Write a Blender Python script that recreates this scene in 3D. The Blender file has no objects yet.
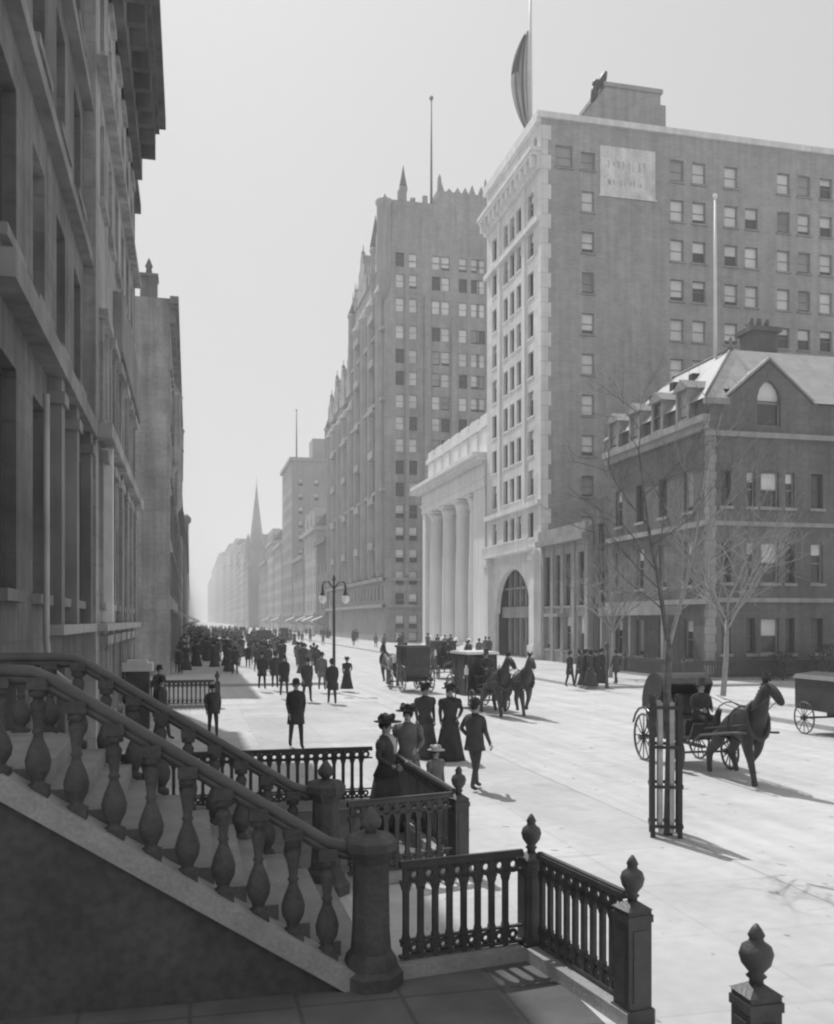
import bpy, math, random
from mathutils import Vector, Matrix
random.seed(7)
PI = math.pi
R = math.radians
scn = bpy.context.scene
COL = scn.collection

# ---------------------------------------------------------------- camera calibration
FPX = 950.0; ANG = R(13.44); HZ = 620.0; EYE = 3.3
SA, CA = math.sin(ANG), math.cos(ANG)
def rat(u):
    k = (u - 417) / FPX
    return (SA + CA * k) / (CA - SA * k)          # X / Y of a sight line
def XatY(u, Y): return rat(u) * Y
def YatX(u, X): return X / rat(u)
def dist(X, Y): return X * SA + Y * CA
def Zat(v, X, Y): return EYE + dist(X, Y) * (HZ - v) / FPX
def ground(u, v):
    d = EYE * FPX / (v - HZ); k = (u - 417) / FPX
    return d * (SA + CA * k), d * (CA - SA * k)

# ---------------------------------------------------------------- materials
MATS = {}
def mat(name, v, rough=0.8, var=0.15, scale=1.2, bump=0.0, brick=None, metal=0.0, streak=0.0, spec=0.3, fine=0.0):
    if name in MATS: return MATS[name]
    m = bpy.data.materials.new(name); m.use_nodes = True
    nt = m.node_tree; N = nt.nodes; L = nt.links
    b = N['Principled BSDF']
    b.inputs['Roughness'].default_value = rough
    b.inputs['Metallic'].default_value = metal
    b.inputs['Specular IOR Level'].default_value = spec
    geo = N.new('ShaderNodeNewGeometry')
    pos = geo.outputs['Position']
    nz = N.new('ShaderNodeTexNoise'); nz.inputs['Scale'].default_value = scale; nz.inputs['Detail'].default_value = 6
    L.new(pos, nz.inputs['Vector'])
    mr = N.new('ShaderNodeMapRange')
    mr.inputs['From Min'].default_value = 0.3; mr.inputs['From Max'].default_value = 0.7
    mr.inputs['To Min'].default_value = 1 - var; mr.inputs['To Max'].default_value = 1 + var
    L.new(nz.outputs['Fac'], mr.inputs['Value'])
    cur = mr.outputs[0]
    def mul(a, bb):
        x = N.new('ShaderNodeMath'); x.operation = 'MULTIPLY'
        L.new(a, x.inputs[0])
        if isinstance(bb, (int, float)): x.inputs[1].default_value = bb
        else: L.new(bb, x.inputs[1])
        return x.outputs[0]
    sep = N.new('ShaderNodeSeparateXYZ'); L.new(pos, sep.inputs[0])
    if fine:
        n2 = N.new('ShaderNodeTexNoise'); n2.inputs['Scale'].default_value = scale * 9; n2.inputs['Detail'].default_value = 4
        L.new(pos, n2.inputs['Vector'])
        m2 = N.new('ShaderNodeMapRange'); m2.inputs['From Min'].default_value = .3; m2.inputs['From Max'].default_value = .7
        m2.inputs['To Min'].default_value = 1 - fine; m2.inputs['To Max'].default_value = 1 + fine
        L.new(n2.outputs['Fac'], m2.inputs['Value'])
        cur = mul(cur, m2.outputs[0])
    if streak:                                   # rain streaks: noise squeezed along z
        mp = N.new('ShaderNodeMapping'); mp.inputs['Scale'].default_value = (2.2, 2.2, 0.12)
        L.new(pos, mp.inputs['Vector'])
        n3 = N.new('ShaderNodeTexNoise'); n3.inputs['Scale'].default_value = 1.0; n3.inputs['Detail'].default_value = 5
        L.new(mp.outputs[0], n3.inputs['Vector'])
        m3 = N.new('ShaderNodeMapRange'); m3.inputs['From Min'].default_value = .35; m3.inputs['From Max'].default_value = .65
        m3.inputs['To Min'].default_value = 1 - streak; m3.inputs['To Max'].default_value = 1 + streak * .6
        L.new(n3.outputs['Fac'], m3.inputs['Value'])
        cur = mul(cur, m3.outputs[0])
    if brick:
        bw, bh, depth, flat = brick
        br = N.new('ShaderNodeTexBrick')
        cb = N.new('ShaderNodeCombineXYZ')
        if flat:
            L.new(sep.outputs[0], cb.inputs[0]); L.new(sep.outputs[1], cb.inputs[1])
        else:
            ad = N.new('ShaderNodeMath'); ad.operation = 'ADD'
            L.new(sep.outputs[0], ad.inputs[0]); L.new(sep.outputs[1], ad.inputs[1])
            L.new(ad.outputs[0], cb.inputs[0]); L.new(sep.outputs[2], cb.inputs[1])
        L.new(cb.outputs[0], br.inputs['Vector'])
        br.inputs['Scale'].default_value = 1.0
        br.inputs['Brick Width'].default_value = bw; br.inputs['Row Height'].default_value = bh
        br.inputs['Mortar Size'].default_value = 0.012 if bh < .5 else 0.02
        br.inputs['Color1'].default_value = (1.06, 1.06, 1.06, 1); br.inputs['Color2'].default_value = (.92, .92, .92, 1)
        br.inputs['Mortar'].default_value = (1 - depth,) * 3 + (1,)
        if flat: br.offset = 0.5 if flat == 2 else 0.0
        cur = mul(cur, br.outputs['Color'])
    cur = mul(cur, v)
    L.new(cur, b.inputs['Base Color'])
    if bump:
        bp = N.new('ShaderNodeBump'); bp.inputs['Strength'].default_value = bump; bp.inputs['Distance'].default_value = 0.03
        nb = N.new('ShaderNodeTexNoise'); nb.inputs['Scale'].default_value = scale * 8; nb.inputs['Detail'].default_value = 5
        L.new(pos, nb.inputs['Vector']); L.new(nb.outputs['Fac'], bp.inputs['Height'])
        L.new(bp.outputs[0], b.inputs['Normal'])
    MATS[name] = m
    return m

def ground_detail(m, stretch, amt, specks):
    nt=m.node_tree; N=nt.nodes; L=nt.links; b=N['Principled BSDF']; src=b.inputs['Base Color'].links[0].from_socket
    geo=N.new('ShaderNodeNewGeometry')
    def layer(scale, sc, lo, hi, v0, v1, det=4):
        nonlocal src
        mp=N.new('ShaderNodeMapping'); mp.inputs['Scale'].default_value=scale; L.new(geo.outputs['Position'],mp.inputs['Vector'])
        n=N.new('ShaderNodeTexNoise'); n.inputs['Scale'].default_value=sc; n.inputs['Detail'].default_value=det; L.new(mp.outputs[0],n.inputs['Vector'])
        r=N.new('ShaderNodeMapRange'); r.inputs['From Min'].default_value=lo; r.inputs['From Max'].default_value=hi; r.inputs['To Min'].default_value=v0; r.inputs['To Max'].default_value=v1; L.new(n.outputs['Fac'],r.inputs['Value'])
        x=N.new('ShaderNodeMath'); x.operation='MULTIPLY'; L.new(src,x.inputs[0]); L.new(r.outputs[0],x.inputs[1]); src=x.outputs[0]
    layer(stretch,1.0,.35,.65,1-amt,1+amt*.5)
    layer((1,1,1),.8,.6,.72,1,.86)
    if specks: layer((1,.6,1),5.0,.69,.74,1,.55,2); layer((.3,1.6,1),1.6,.64,.7,1,.84,6)
    L.new(src,b.inputs['Base Color'])
road_m   = mat('road_surface', 0.53, .95, .09, .35, .25, fine=.06, spec=.1)
walk_m   = mat('flagstone', 0.51, .95, .07, .5, .2, brick=(1.8, 1.8, .1, 1), fine=.06, spec=.1)
ground_detail(road_m,(2.2,.05,1),.085,True); ground_detail(walk_m,(.7,.25,1),.08,True)
kerb_m   = mat('kerb_stone', 0.5, .9, .12, 1.5, .3)
soil_m   = mat('ground_dust', .4, .95, .1, .2)
area_m   = mat('areaway_flags_shade', 0.13, .9, .25, 1.5, .3, brick=(.9, .9, .3, 1))  # flagstones toned dark to stand in for shade in a sunken areaway
brown_m  = mat('brownstone', 0.18, .85, .3, .5, .4, brick=(1.3, .6, .12, 0), streak=.22, fine=.12)
brown2_m = mat('brownstone_trim', 0.24, .85, .25, .9, .3, streak=.2)
grime_m  = mat('sooty_limestone', 0.36, .85, .25, .5, .3, brick=(1.4, .65, .12, 0), streak=.25, fine=.1)
ctrim_m  = mat('dark_cornice_metal', 0.14, .7, .3, 1.0, .2, streak=.2)
pale_m   = mat('pale_stone_strip', .42, .8, .15, 2.0, .2)
stoop_m  = mat('stoop_brownstone', 0.09, .8, .25, 2.5, .5, fine=.15)
cop_m    = mat('stoop_coping', 0.33, .8, .15, 3.0, .35, fine=.12)
under_m  = mat('stoop_side_wall', 0.085, .9, .25, 1.2, .4, fine=.2)
iron_m   = mat('cast_iron_paint', 0.06, .5, .3, 5.0, .25, spec=.5)
lime_m   = mat('tower_limestone', 0.7, .8, .1, .3, .2, brick=(1.4, .7, .1, 0), streak=.1)
limeT_m  = mat('tower_limestone_trim', 0.74, .8, .1, .6, .2, streak=.1)
tbrick_m = mat('tower_side_brick', 0.4, .9, .1, .12, .3, brick=(.5, .17, .14, 0), streak=.12, fine=.1)
marble_m = mat('bank_marble', 0.78, .7, .07, .3, .15, streak=.09)
wald_m   = mat('hotel_brick', 0.35, .9, .14, .12, .3, brick=(.6, .25, .1, 0), streak=.14, fine=.1)
waldT_m  = mat('hotel_trim', 0.36, .85, .15, .4, .2, streak=.15)
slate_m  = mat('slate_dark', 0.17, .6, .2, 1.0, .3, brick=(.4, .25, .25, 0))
house_m  = mat('mansion_stone', 0.16, .9, .16, .4, .4, brick=(.9, .38, .12, 0), streak=.15, fine=.12)
houseT_m = mat('mansion_trim', .34, .85, .12, .8, .3, streak=.15)
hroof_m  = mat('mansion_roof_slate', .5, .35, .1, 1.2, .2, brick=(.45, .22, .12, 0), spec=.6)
low_m    = mat('low_front_stone', .33, .85, .13, .5, .3, brick=(1.1, .5, .1, 0), streak=.15)
dkw_m    = mat('dark_party_wall', .13, .9, .2, .4, .3, brick=(.5, .17, .12, 0), streak=.2)
far_a    = mat('far_stone_pale', 0.46, .9, .12, .1, streak=.1)
far_b    = mat('far_stone_mid', 0.36, .9, .12, .1, streak=.1)
far_c    = mat('far_brick', .2, .9, .12, .1, streak=.1)
dark_m   = mat('dark_interior', .03, .6, .2, .5)
glassd_m = mat('window_glass_dark', 0.07, .12, .3, .4, spec=.6)
blind_m  = mat('window_blind', 0.75, .8, .2, .25)
blind2_m = mat('window_curtain', .36, .8, .3, .3)
sash_m   = mat('sash_paint', .3, .6, .15, 2)
sashd_m  = mat('sash_paint_dark', .1, .6, .15, 2)
sign_m   = mat('painted_wall_sign', 0.72, .85, .16, .8, .1, streak=.1, fine=.12)
pole_m   = mat('white_pole_paint', .75, .5, .05, 2)
bark_m   = mat('tree_bark', 0.15, .9, .3, 8, .5)
barkp_m  = mat('tree_bark_pale', .3, .9, .2, 8, .4)
guard_m  = mat('tree_guard_paint', .05, .6, .3, 6, .3)
guardp_m = mat('tree_guard_pale_slat', 0.4, .7, .2, 6, .2)
coach_m  = mat('coach_paint', .03, .22, .3, 3, spec=.6)
coach2_m = mat('coach_paint_worn', 0.035, .4, .3, 3, spec=.5)
leather_m= mat('leather', .05, .5, .3, 6, .3)
wheel_m  = mat('wheel_paint', .09, .5, .25, 6)
canvas_m = mat('pale_canvas', .62, .9, .1, 2)
crate_m  = mat('wagon_wood', .12, .8, .3, 3, .3)
horse_m  = mat('horse_coat_dark', .045, .55, .35, 3, .1)
horse2_m = mat('horse_coat_bay', .08, .55, .35, 3, .1)
horse3_m = mat('horse_coat_grey', .3, .6, .3, 3, .1)
mane_m   = mat('horse_hair', .02, .7, .3, 20, .3)
skin_m   = mat('skin', .36, .6, .08, 10)
cloth_m  = mat('wool_black', 0.045, .9, .3, 6, .3)
cloth2_m = mat('wool_charcoal', 0.07, .9, .25, 6, .3)
cloth3_m = mat('wool_grey', 0.16, .9, .25, 6, .3)
cloth4_m = mat('cotton_pale', .5, .9, .15, 6, .2)
hair_m   = mat('hair', .03, .7, .3, 20)
globe_m  = mat('opal_glass_globe', .85, .2, .02, 2, spec=.6)
hedge_m  = mat('clipped_shrub', .07, .9, .4, 6, .5)
flagl_m  = mat('flag_cotton', .5, .9, .1, 1)
flagd_m  = mat('flag_stripe', .2, .9, .1, 1)
flagc_m  = mat('flag_canton', .1, .9, .1, 1)

# ---------------------------------------------------------------- mesh builder
class MB:
    def __init__(s): s.v = []; s.f = []; s.m = []; s.sm = []
    def quad(s, pts, m=0, smooth=False):
        n = len(s.v); s.v += [tuple(p) for p in pts]; s.f.append(tuple(range(n, n + len(pts)))); s.m.append(m); s.sm.append(smooth)
    def box(s, x0, x1, y0, y1, z0, z1, m=0):
        if x0 > x1: x0, x1 = x1, x0
        if y0 > y1: y0, y1 = y1, y0
        if z0 > z1: z0, z1 = z1, z0
        n = len(s.v)
        s.v += [(x0,y0,z0),(x1,y0,z0),(x1,y1,z0),(x0,y1,z0),(x0,y0,z1),(x1,y0,z1),(x1,y1,z1),(x0,y1,z1)]
        for f in ((3,2,1,0),(4,5,6,7),(0,1,5,4),(1,2,6,5),(2,3,7,6),(3,0,4,7)):
            s.f.append(tuple(n + i for i in f)); s.m.append(m); s.sm.append(False)
    def obox(s, c, ax, hx, hy, z0, z1, m=0):       # oriented box; ax = angle of its x axis
        c0, s0 = math.cos(ax), math.sin(ax)
        P = []
        for z in (z0, z1):
            for a, b in ((-hx,-hy),(hx,-hy),(hx,hy),(-hx,hy)):
                P.append((c[0] + a*c0 - b*s0, c[1] + a*s0 + b*c0, z))
        n = len(s.v); s.v += P
        for f in ((3,2,1,0),(4,5,6,7),(0,1,5,4),(1,2,6,5),(2,3,7,6),(3,0,4,7)):
            s.f.append(tuple(n + i for i in f)); s.m.append(m); s.sm.append(False)
    def tube(s, p0, p1, r0, r1=None, n=6, m=0, cap=True):
        r1 = r0 if r1 is None else r1
        p0 = Vector(p0); p1 = Vector(p1); d = (p1 - p0)
        if d.length < 1e-6: return
        d.normalize(); a = d.orthogonal().normalized(); b = d.cross(a)
        k = len(s.v)
        for p, r in ((p0, r0), (p1, r1)):
            for i in range(n):
                t = 2*PI*i/n; q = p + a*(r*math.cos(t)) + b*(r*math.sin(t)); s.v.append(tuple(q))
        for i in range(n):
            j = (i+1) % n
            s.f.append((k+i, k+j, k+n+j, k+n+i)); s.m.append(m); s.sm.append(True)
        if cap:
            s.f.append(tuple(k+i for i in reversed(range(n)))); s.m.append(m); s.sm.append(False)
            s.f.append(tuple(k+n+i for i in range(n))); s.m.append(m); s.sm.append(False)
    def path(s, pts, r, n=8, m=0):
        rs = r if isinstance(r, (list, tuple)) else [r]*len(pts)
        pts = [Vector(p) for p in pts]; k = len(s.v); ref = None
        for i, p in enumerate(pts):
            d = (pts[min(i+1, len(pts)-1)] - pts[max(i-1, 0)]).normalized()
            if ref is None: ref = d.orthogonal().normalized()
            a = (ref - d*ref.dot(d)).normalized(); ref = a; b = d.cross(a)
            for j in range(n):
                t = 2*PI*j/n; s.v.append(tuple(p + a*(rs[i]*math.cos(t)) + b*(rs[i]*math.sin(t))))
        for i in range(len(pts)-1):
            for j in range(n):
                q = (j+1) % n
                s.f.append((k+i*n+j, k+i*n+q, k+(i+1)*n+q, k+(i+1)*n+j)); s.m.append(m); s.sm.append(True)
        s.f.append(tuple(k+j for j in reversed(range(n)))); s.m.append(m); s.sm.append(False)
        e = k+(len(pts)-1)*n
        s.f.append(tuple(e+j for j in range(n))); s.m.append(m); s.sm.append(False)
    def loft(s, rings, n=16, m=0, fold=0.0, nf=9, smooth=True, phase=0.0):     # rings of (z, cx, cy, rx, ry)
        k = len(s.v)
        for i, (z, cx, cy, rx, ry) in enumerate(rings):
            for j in range(n):
                t = 2*PI*j/n + phase
                g = 1 + (fold*math.sin(nf*t + z*1.3)*(1 - i/(len(rings)-1)) if fold else 0)
                s.v.append((cx + rx*g*math.cos(t), cy + ry*g*math.sin(t), z))
        for i in range(len(rings)-1):
            up = rings[i+1][0] >= rings[i][0]
            for j in range(n):
                q = (j+1) % n
                s.f.append((k+i*n+j, k+i*n+q, k+(i+1)*n+q, k+(i+1)*n+j)); s.m.append(m); s.sm.append(smooth)
        s.f.append(tuple(k+j for j in reversed(range(n)))); s.m.append(m); s.sm.append(False)
        e = k+(len(rings)-1)*n
        s.f.append(tuple(e+j for j in range(n))); s.m.append(m); s.sm.append(False)
    def lathe(s, cx, cy, prof, n=16, m=0, smooth=True, phase=0.0):      # prof of (r, z) upward
        s.loft([(z, cx, cy, r, r) for r, z in prof], n, m, smooth=smooth, phase=phase)
    def ring(s, c, ux, Rr, r, n=10, k=5, m=0):     # torus standing in the plane of ux and z
        ux = Vector(ux).normalized(); uz = Vector((0,0,1)); w = ux.cross(uz); c = Vector(c); b = len(s.v)
        for i in range(n):
            t = 2*PI*i/n; d = ux*math.cos(t) + uz*math.sin(t)
            for j in range(k):
                q = 2*PI*j/k; s.v.append(tuple(c + d*(Rr + r*math.cos(q)) + w*(r*math.sin(q))))
        for i in range(n):
            for j in range(k):
                a = (i+1) % n; e = (j+1) % k
                s.f.append((b+i*k+j, b+a*k+j, b+a*k+e, b+i*k+e)); s.m.append(m); s.sm.append(True)
    def prism(s, poly, axis, a0, a1, m=0):         # poly in the other two axes, extruded a0..a1 along axis
        def P(p, a):
            if axis == 'x': return (a, p[0], p[1])
            if axis == 'y': return (p[0], a, p[1])
            return (p[0], p[1], a)
        n = len(poly); k = len(s.v)
        s.v += [P(p, a0) for p in poly] + [P(p, a1) for p in poly]
        s.f.append(tuple(k+i for i in reversed(range(n)))); s.m.append(m); s.sm.append(False)
        s.f.append(tuple(k+n+i for i in range(n))); s.m.append(m); s.sm.append(False)
        for i in range(n):
            j = (i+1) % n
            s.f.append((k+i, k+j, k+n+j, k+n+i)); s.m.append(m); s.sm.append(False)
    def blob(s, c, rx, ry, rz, n=10, m=0):
        pr = []
        for i in range(n//2+1):
            t = -PI/2 + PI*i/(n//2); pr.append((c[2]+rz*math.sin(t), c[0], c[1], max(rx*math.cos(t), .002), max(ry*math.cos(t), .002)))
        s.loft(pr, n, m)
    def wall(s, O, U, Nn, W, z0, z1, rects, depth=.25, m=0, mr=None):
        """vertical wall with real openings; rects (a0,a1,z0,z1) along U"""
        mr = m if mr is None else mr
        xs = sorted({0, W} | {r[0] for r in rects} | {r[1] for r in rects})
        zs = sorted({z0, z1} | {r[2] for r in rects} | {r[3] for r in rects})
        xs = [x for x in xs if 0 <= x <= W]; zs = [z for z in zs if z0 <= z <= z1]
        def P(a, z, d=0): return (O[0]+U[0]*a-Nn[0]*d, O[1]+U[1]*a-Nn[1]*d, z)
        for j in range(len(zs)-1):
            zc = (zs[j]+zs[j+1])/2; run = None
            for i in range(len(xs)-1):
                xc = (xs[i]+xs[i+1])/2
                hole = any(r[0] < xc < r[1] and r[2] < zc < r[3] for r in rects)
                if not hole and run is None: run = xs[i]
                if hole and run is not None:
                    s.quad([P(run,zs[j]),P(xs[i],zs[j]),P(xs[i],zs[j+1]),P(run,zs[j+1])], m); run = None
            if run is not None: s.quad([P(run,zs[j]),P(xs[-1],zs[j]),P(xs[-1],zs[j+1]),P(run,zs[j+1])], m)
        for a0,a1,b0,b1 in rects:
            s.quad([P(a0,b0),P(a1,b0),P(a1,b0,depth),P(a0,b0,depth)], mr)
            s.quad([P(a0,b1,depth),P(a1,b1,depth),P(a1,b1),P(a0,b1)], mr)
            s.quad([P(a0,b0,depth),P(a0,b1,depth),P(a0,b1),P(a0,b0)], mr)
            s.quad([P(a1,b0),P(a1,b1),P(a1,b1,depth),P(a1,b0,depth)], mr)
    def mesh(s, name, mats):
        me = bpy.data.meshes.new(name); me.from_pydata(s.v, [], s.f)
        for x in (mats if isinstance(mats, (list, tuple)) else [mats]): me.materials.append(x)
        me.polygons.foreach_set('material_index', s.m); me.polygons.foreach_set('use_smooth', s.sm)
        me.update(); return me

def link(o, parent=None):
    COL.objects.link(o)
    if parent is not None: o.parent = parent
    return o
def part(name, mb, mats, parent, loc=None, label=None):
    me = mb.mesh(name, mats) if isinstance(mb, MB) else mb
    o = link(bpy.data.objects.new(name, me), parent)
    if loc: o.location = loc
    if label: o['label'] = label
    return o
def tag(o, label, cat, group=None):
    o['label'] = label; o['category'] = cat
    if group: o['group'] = group
    return o
def thing(name, loc, label, cat, rz=0, group=None):
    o = bpy.data.objects.new(name, None); o.empty_display_size = .3
    o.location = loc; o.rotation_euler.z = rz; link(o)
    return tag(o, label, cat, group)
def struct(name, mb, mats, kind='structure'):
    o = part(name, mb, mats, None); o['kind'] = kind; return o

# a thing whose parts were modelled in world coordinates sits at the origin of its base
class Thing:
    """an Empty at its base; parts given in world coordinates are shifted back to it"""
    def __init__(s, name, loc, label, cat, group=None):
        s.e = thing(name, loc, label, cat, 0, group); s.o = Vector(loc)
    def part(s, name, mb, mats, label=None, parent=None):
        off = s.o if parent is None else s.o
        mb.v = [(v[0]-off.x, v[1]-off.y, v[2]-off.z) for v in mb.v]
        return part(name, mb, mats, s.e if parent is None else parent, None, label)

# ---------------------------------------------------------------- ground
KL, KR = 7.5, 19.3                 # kerb lines
BL, BR = -2.3, 28.2                # building lines
mb = MB(); mb.quad([(-900,-300,-.16),(900,-300,-.16),(900,2600,-.16),(-900,2600,-.16)]); struct('ground', mb, soil_m)
mb = MB(); mb.quad([(KL,-60,-.14),(KR,-60,-.14),(KR,2000,-.14),(KL,2000,-.14)]); struct('road', mb, road_m)
mb = MB(); mb.quad([(-80,38,-.136),(KL-.002,38,-.136),(KL-.002,50,-.136),(-80,50,-.136)]); mb.quad([(KR+.002,33,-.136),(90,33,-.136),(90,44,-.136),(KR+.002,44,-.136)]); struct('side_street', mb, road_m)
mb = MB()
for (x0,x1,y0,y1) in ((-60,KL-.25,-60,37.7),(-60,KL-.25,50.3,2000),(KR+.25,140,-60,32.7),(KR+.25,140,44.3,2000)):
    mb.box(x0,x1,y0,y1,-.15,0)
struct('pavement', mb, walk_m)
mb = MB()
for y0,y1 in ((-60,37.7),(50.3,2000)): mb.box(KL-.248,KL,y0,y1,-.155,.006)
for y0,y1 in ((-60,32.7),(44.3,2000)): mb.box(KR,KR+.248,y0,y1,-.155,.006)
mb.box(-60,KL,37.702,37.95,-.155,.004); mb.box(-60,KL,50.05,50.298,-.155,.004)
mb.box(KR,140,32.702,32.95,-.155,.004); mb.box(KR,140,44.05,44.298,-.155,.004)
struct('kerb', mb, kerb_m)
mb = MB(); mb.quad([(-2.3,-6,.004),(3.3,-6,.004),(3.3,8.7,.004),(-2.3,8.7,.004)]); mb.quad([(-2.3,11.6,.004),(3.3,11.6,.004),(3.3,16.4,.004),(-2.3,16.4,.004)])  # flat sheets; the shade of the sunken floor is in their colour
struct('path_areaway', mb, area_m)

# ---------------------------------------------------------------- windows
WM = {}
def win_meshes(w, h, style):
    key = (round(w,2), round(h,2), style)
    if key in WM: return WM[key]
    b = .07 if w > .7 else .05
    f = MB()
    f.box(-w/2, -w/2+b, -.04, .05, 0, h); f.box(w/2-b, w/2, -.04, .05, 0, h)
    f.box(-w/2+b, w/2-b, -.04, .05, 0, b); f.box(-w/2+b, w/2-b, -.04, .05, h-b, h)
    f.box(-w/2+b, w/2-b, -.02, .05, h*.5-.03, h*.5+.03)
    p = MB()
    p.quad([(-w/2+b,.052,b),(w/2-b,.052,b),(w/2-b,.052,h-b),(-w/2+b,.052,h-b)], 0)
    cov = {'dark':0, 'half':.5, 'blind':.8, 'full':.97, 'bit':.28, 'curt':.9}[style]
    if cov:
        z0 = h-b-(h-2*b)*cov
        p.quad([(-w/2+b,.046,z0),(w/2-b,.046,z0),(w/2-b,.046,h-b),(-w/2+b,.046,h-b)], 1)
    fm = f.mesh('window', sash_m if style != 'dark' else sashd_m); pm = p.mesh('pane', [glassd_m, blind2_m if style == 'curt' else blind_m])
    WM[key] = (fm, pm); return WM[key]
SM = {}
def sill_mesh(w, m):
    key = (round(w,2), m.name)
    if key not in SM:
        s = MB(); s.box(-w/2-.12, w/2+.12, -.34, .04, -.16, -.002); SM[key] = s.mesh('sill', m)
    return SM[key]
def add_window(root, org, x, y, z, w, h, rz, style, sill=None, pane=True):
    fm, pm = win_meshes(w, h, style)
    o = link(bpy.data.objects.new('window', fm), root)
    o.location = (x-org[0], y-org[1], z-org[2]); o.rotation_euler.z = rz
    if pane: link(bpy.data.objects.new('pane', pm), o)
    if sill: link(bpy.data.objects.new('sill', sill_mesh(w, sill)), o)
    return o
RZ = {'-x': -PI/2, '+x': PI/2, '-y': 0}
def facade(T, mb, O, side, W, z0, z1, wins, m=0, depth=.28, sill=None, do_win=True, limit=None):
    """wins: (a, z, w, h, style) centre a along the wall"""
    if side == '-x': U, Nn = (0,-1), (-1,0)       # O is the far (larger Y) end
    elif side == '+x': U, Nn = (0,1), (1,0)
    else: U, Nn = (1,0), (0,-1)
    mb.wall(O, U, Nn, W, z0, z1, [(a-w/2, a+w/2, z, z+h) for a, z, w, h, st in wins], depth, m)
    rest = []
    for i, (a, z, w, h, st) in enumerate(wins):
        x = O[0]+U[0]*a-Nn[0]*(depth-.06); y = O[1]+U[1]*a-Nn[1]*(depth-.06)
        if limit is not None and i >= limit: rest.append((x,y,z,w,h,st,side)); continue
        if do_win: add_window(T.e, T.o, x, y, z, w, h, RZ[side], st, sill)
    return rest
def stuff_windows(T, rest):
    mb = MB()
    for x,y,z,w,h,st,side in rest:
        rz = RZ[side]; c, s = math.cos(rz), math.sin(rz)
        def P(a,b,cz): return (x+a*c-b*s, y+a*s+b*c, z+cz)
        mb.quad([P(-w/2,.04,0),P(w/2,.04,0),P(w/2,.04,h),P(-w/2,.04,h)], 0)
        if st != 'dark': mb.quad([P(-w/2+.08,.03,h*.4),P(w/2-.08,.03,h*.4),P(w/2-.08,.03,h-.08),P(-w/2+.08,.03,h-.08)], 1)
        for za, zb in ((0,.09),(h-.09,h),(h*.5-.04,h*.5+.04)):
            mb.quad([P(-w/2,.0,za),P(w/2,.0,za),P(w/2,.0,zb),P(-w/2,.0,zb)], 2)
    o = T.part('windows', mb, [glassd_m, blind_m, sash_m]); o['kind'] = 'stuff'; return o
def shell(mb, x0, x1, y0, y1, z0, z1, skip='', m=0):
    if 'w' not in skip: mb.quad([(x0,y1,z0),(x0,y0,z0),(x0,y0,z1),(x0,y1,z1)], m)
    if 'e' not in skip: mb.quad([(x1,y0,z0),(x1,y1,z0),(x1,y1,z1),(x1,y0,z1)], m)
    if 's' not in skip: mb.quad([(x0,y0,z0),(x1,y0,z0),(x1,y0,z1),(x0,y0,z1)], m)
    if 'n' not in skip: mb.quad([(x1,y1,z0),(x0,y1,z0),(x0,y1,z1),(x1,y1,z1)], m)
    if 't' not in skip: mb.quad([(x0,y0,z1),(x1,y0,z1),(x1,y1,z1),(x0,y1,z1)], m)
STY = ['dark','half','bit','blind','dark','curt','half']
def rnd_style(p=None): return random.choice(p or STY)

# ================================================================= LEFT ROW
def left_building(y0, y1, z1, X, wallm, label, storeys, ww, spacing, name='row_house', cornice=1.1, cz=1.1, trim=None, end=0, hood=True, first=.8, limit=90, roofm=None):
    T = Thing(name, (X-6, (y0+y1)/2, 0), label, 'building')
    trim = trim or brown2_m
    mb = MB(); wins = []
    n = int((y1-y0-2*first)/spacing)+1
    off = ((y1-y0) - (n-1)*spacing)/2
    for (zb, h) in storeys:
        for i in range(n): wins.append((off+i*spacing, zb, ww, h, rnd_style()))
    rest = facade(T, mb, (X,y0), '+x', y1-y0, 0, z1, wins, sill=trim, limit=limit)
    if rest: stuff_windows(T, rest)
    shell(mb, X-14, X, y0, y1, 0, z1, 'e')
    T.part('wall', mb, wallm)
    # window hoods and keystones
    if hood:
        for k, (zb, h) in enumerate(storeys[:3]):
            hb = MB()
            for i in range(n):
                a = y0+off+i*spacing
                hb.box(X+.002, X+.2, a-ww/2-.25, a+ww/2+.25, zb+h+.12, zb+h+.34)
                hb.box(X+.002, X+.09, a-ww/2-.18, a-ww/2-.02, zb-.1, zb+h+.118); hb.box(X+.002, X+.09, a+ww/2+.02, a+ww/2+.18, zb-.1, zb+h+.118)
            T.part('window_hood', hb, trim)
    cb = MB()
    cb.box(X+.002, X+cornice, y0-.2, y1+.3, z1-.35, z1+.1); cb.box(X+.002, X+cornice*.8, y0-.1, y1+.2, z1-.6, z1-.352)
    cb.box(X+.002, X+.3, y0, y1, z1-cz-.5, z1-.602)
    a = y0+.3
    while a < y1-.2:
        cb.box(X+.302, X+cornice*.7, a-.13, a+.13, z1-cz, z1-.602); a += 1.15
    T.part('cornice', cb, ctrim_m if roofm is None else roofm)
    return T, n, off
st1 = [(.9,1.6),(3.7,3.0),(8.2,2.3),(12.1,2.1),(15.7,2.0),(19.0,1.6)]
T1,_,_ = left_building(11.9, 22.4, 23.2, BL, brown_m, 'dark brownstone row house nearest on the left, with the stone stoop at its front', st1, 1.2, 2.6, hood=False)
for z_,z2_,x_ in ((7.35,7.7,.3),(11.2,11.45,.2),(14.7,14.95,.2)):
    b = MB(); b.box(BL+.002,BL+x_,12,22.39,z_,z2_); T1.part('belt_course', b, brown2_m)
b = MB(); b.box(BL+.002,BL+.28,16.6,22.39,3.05,3.22); T1.part('water_table', b, pale_m)
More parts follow.
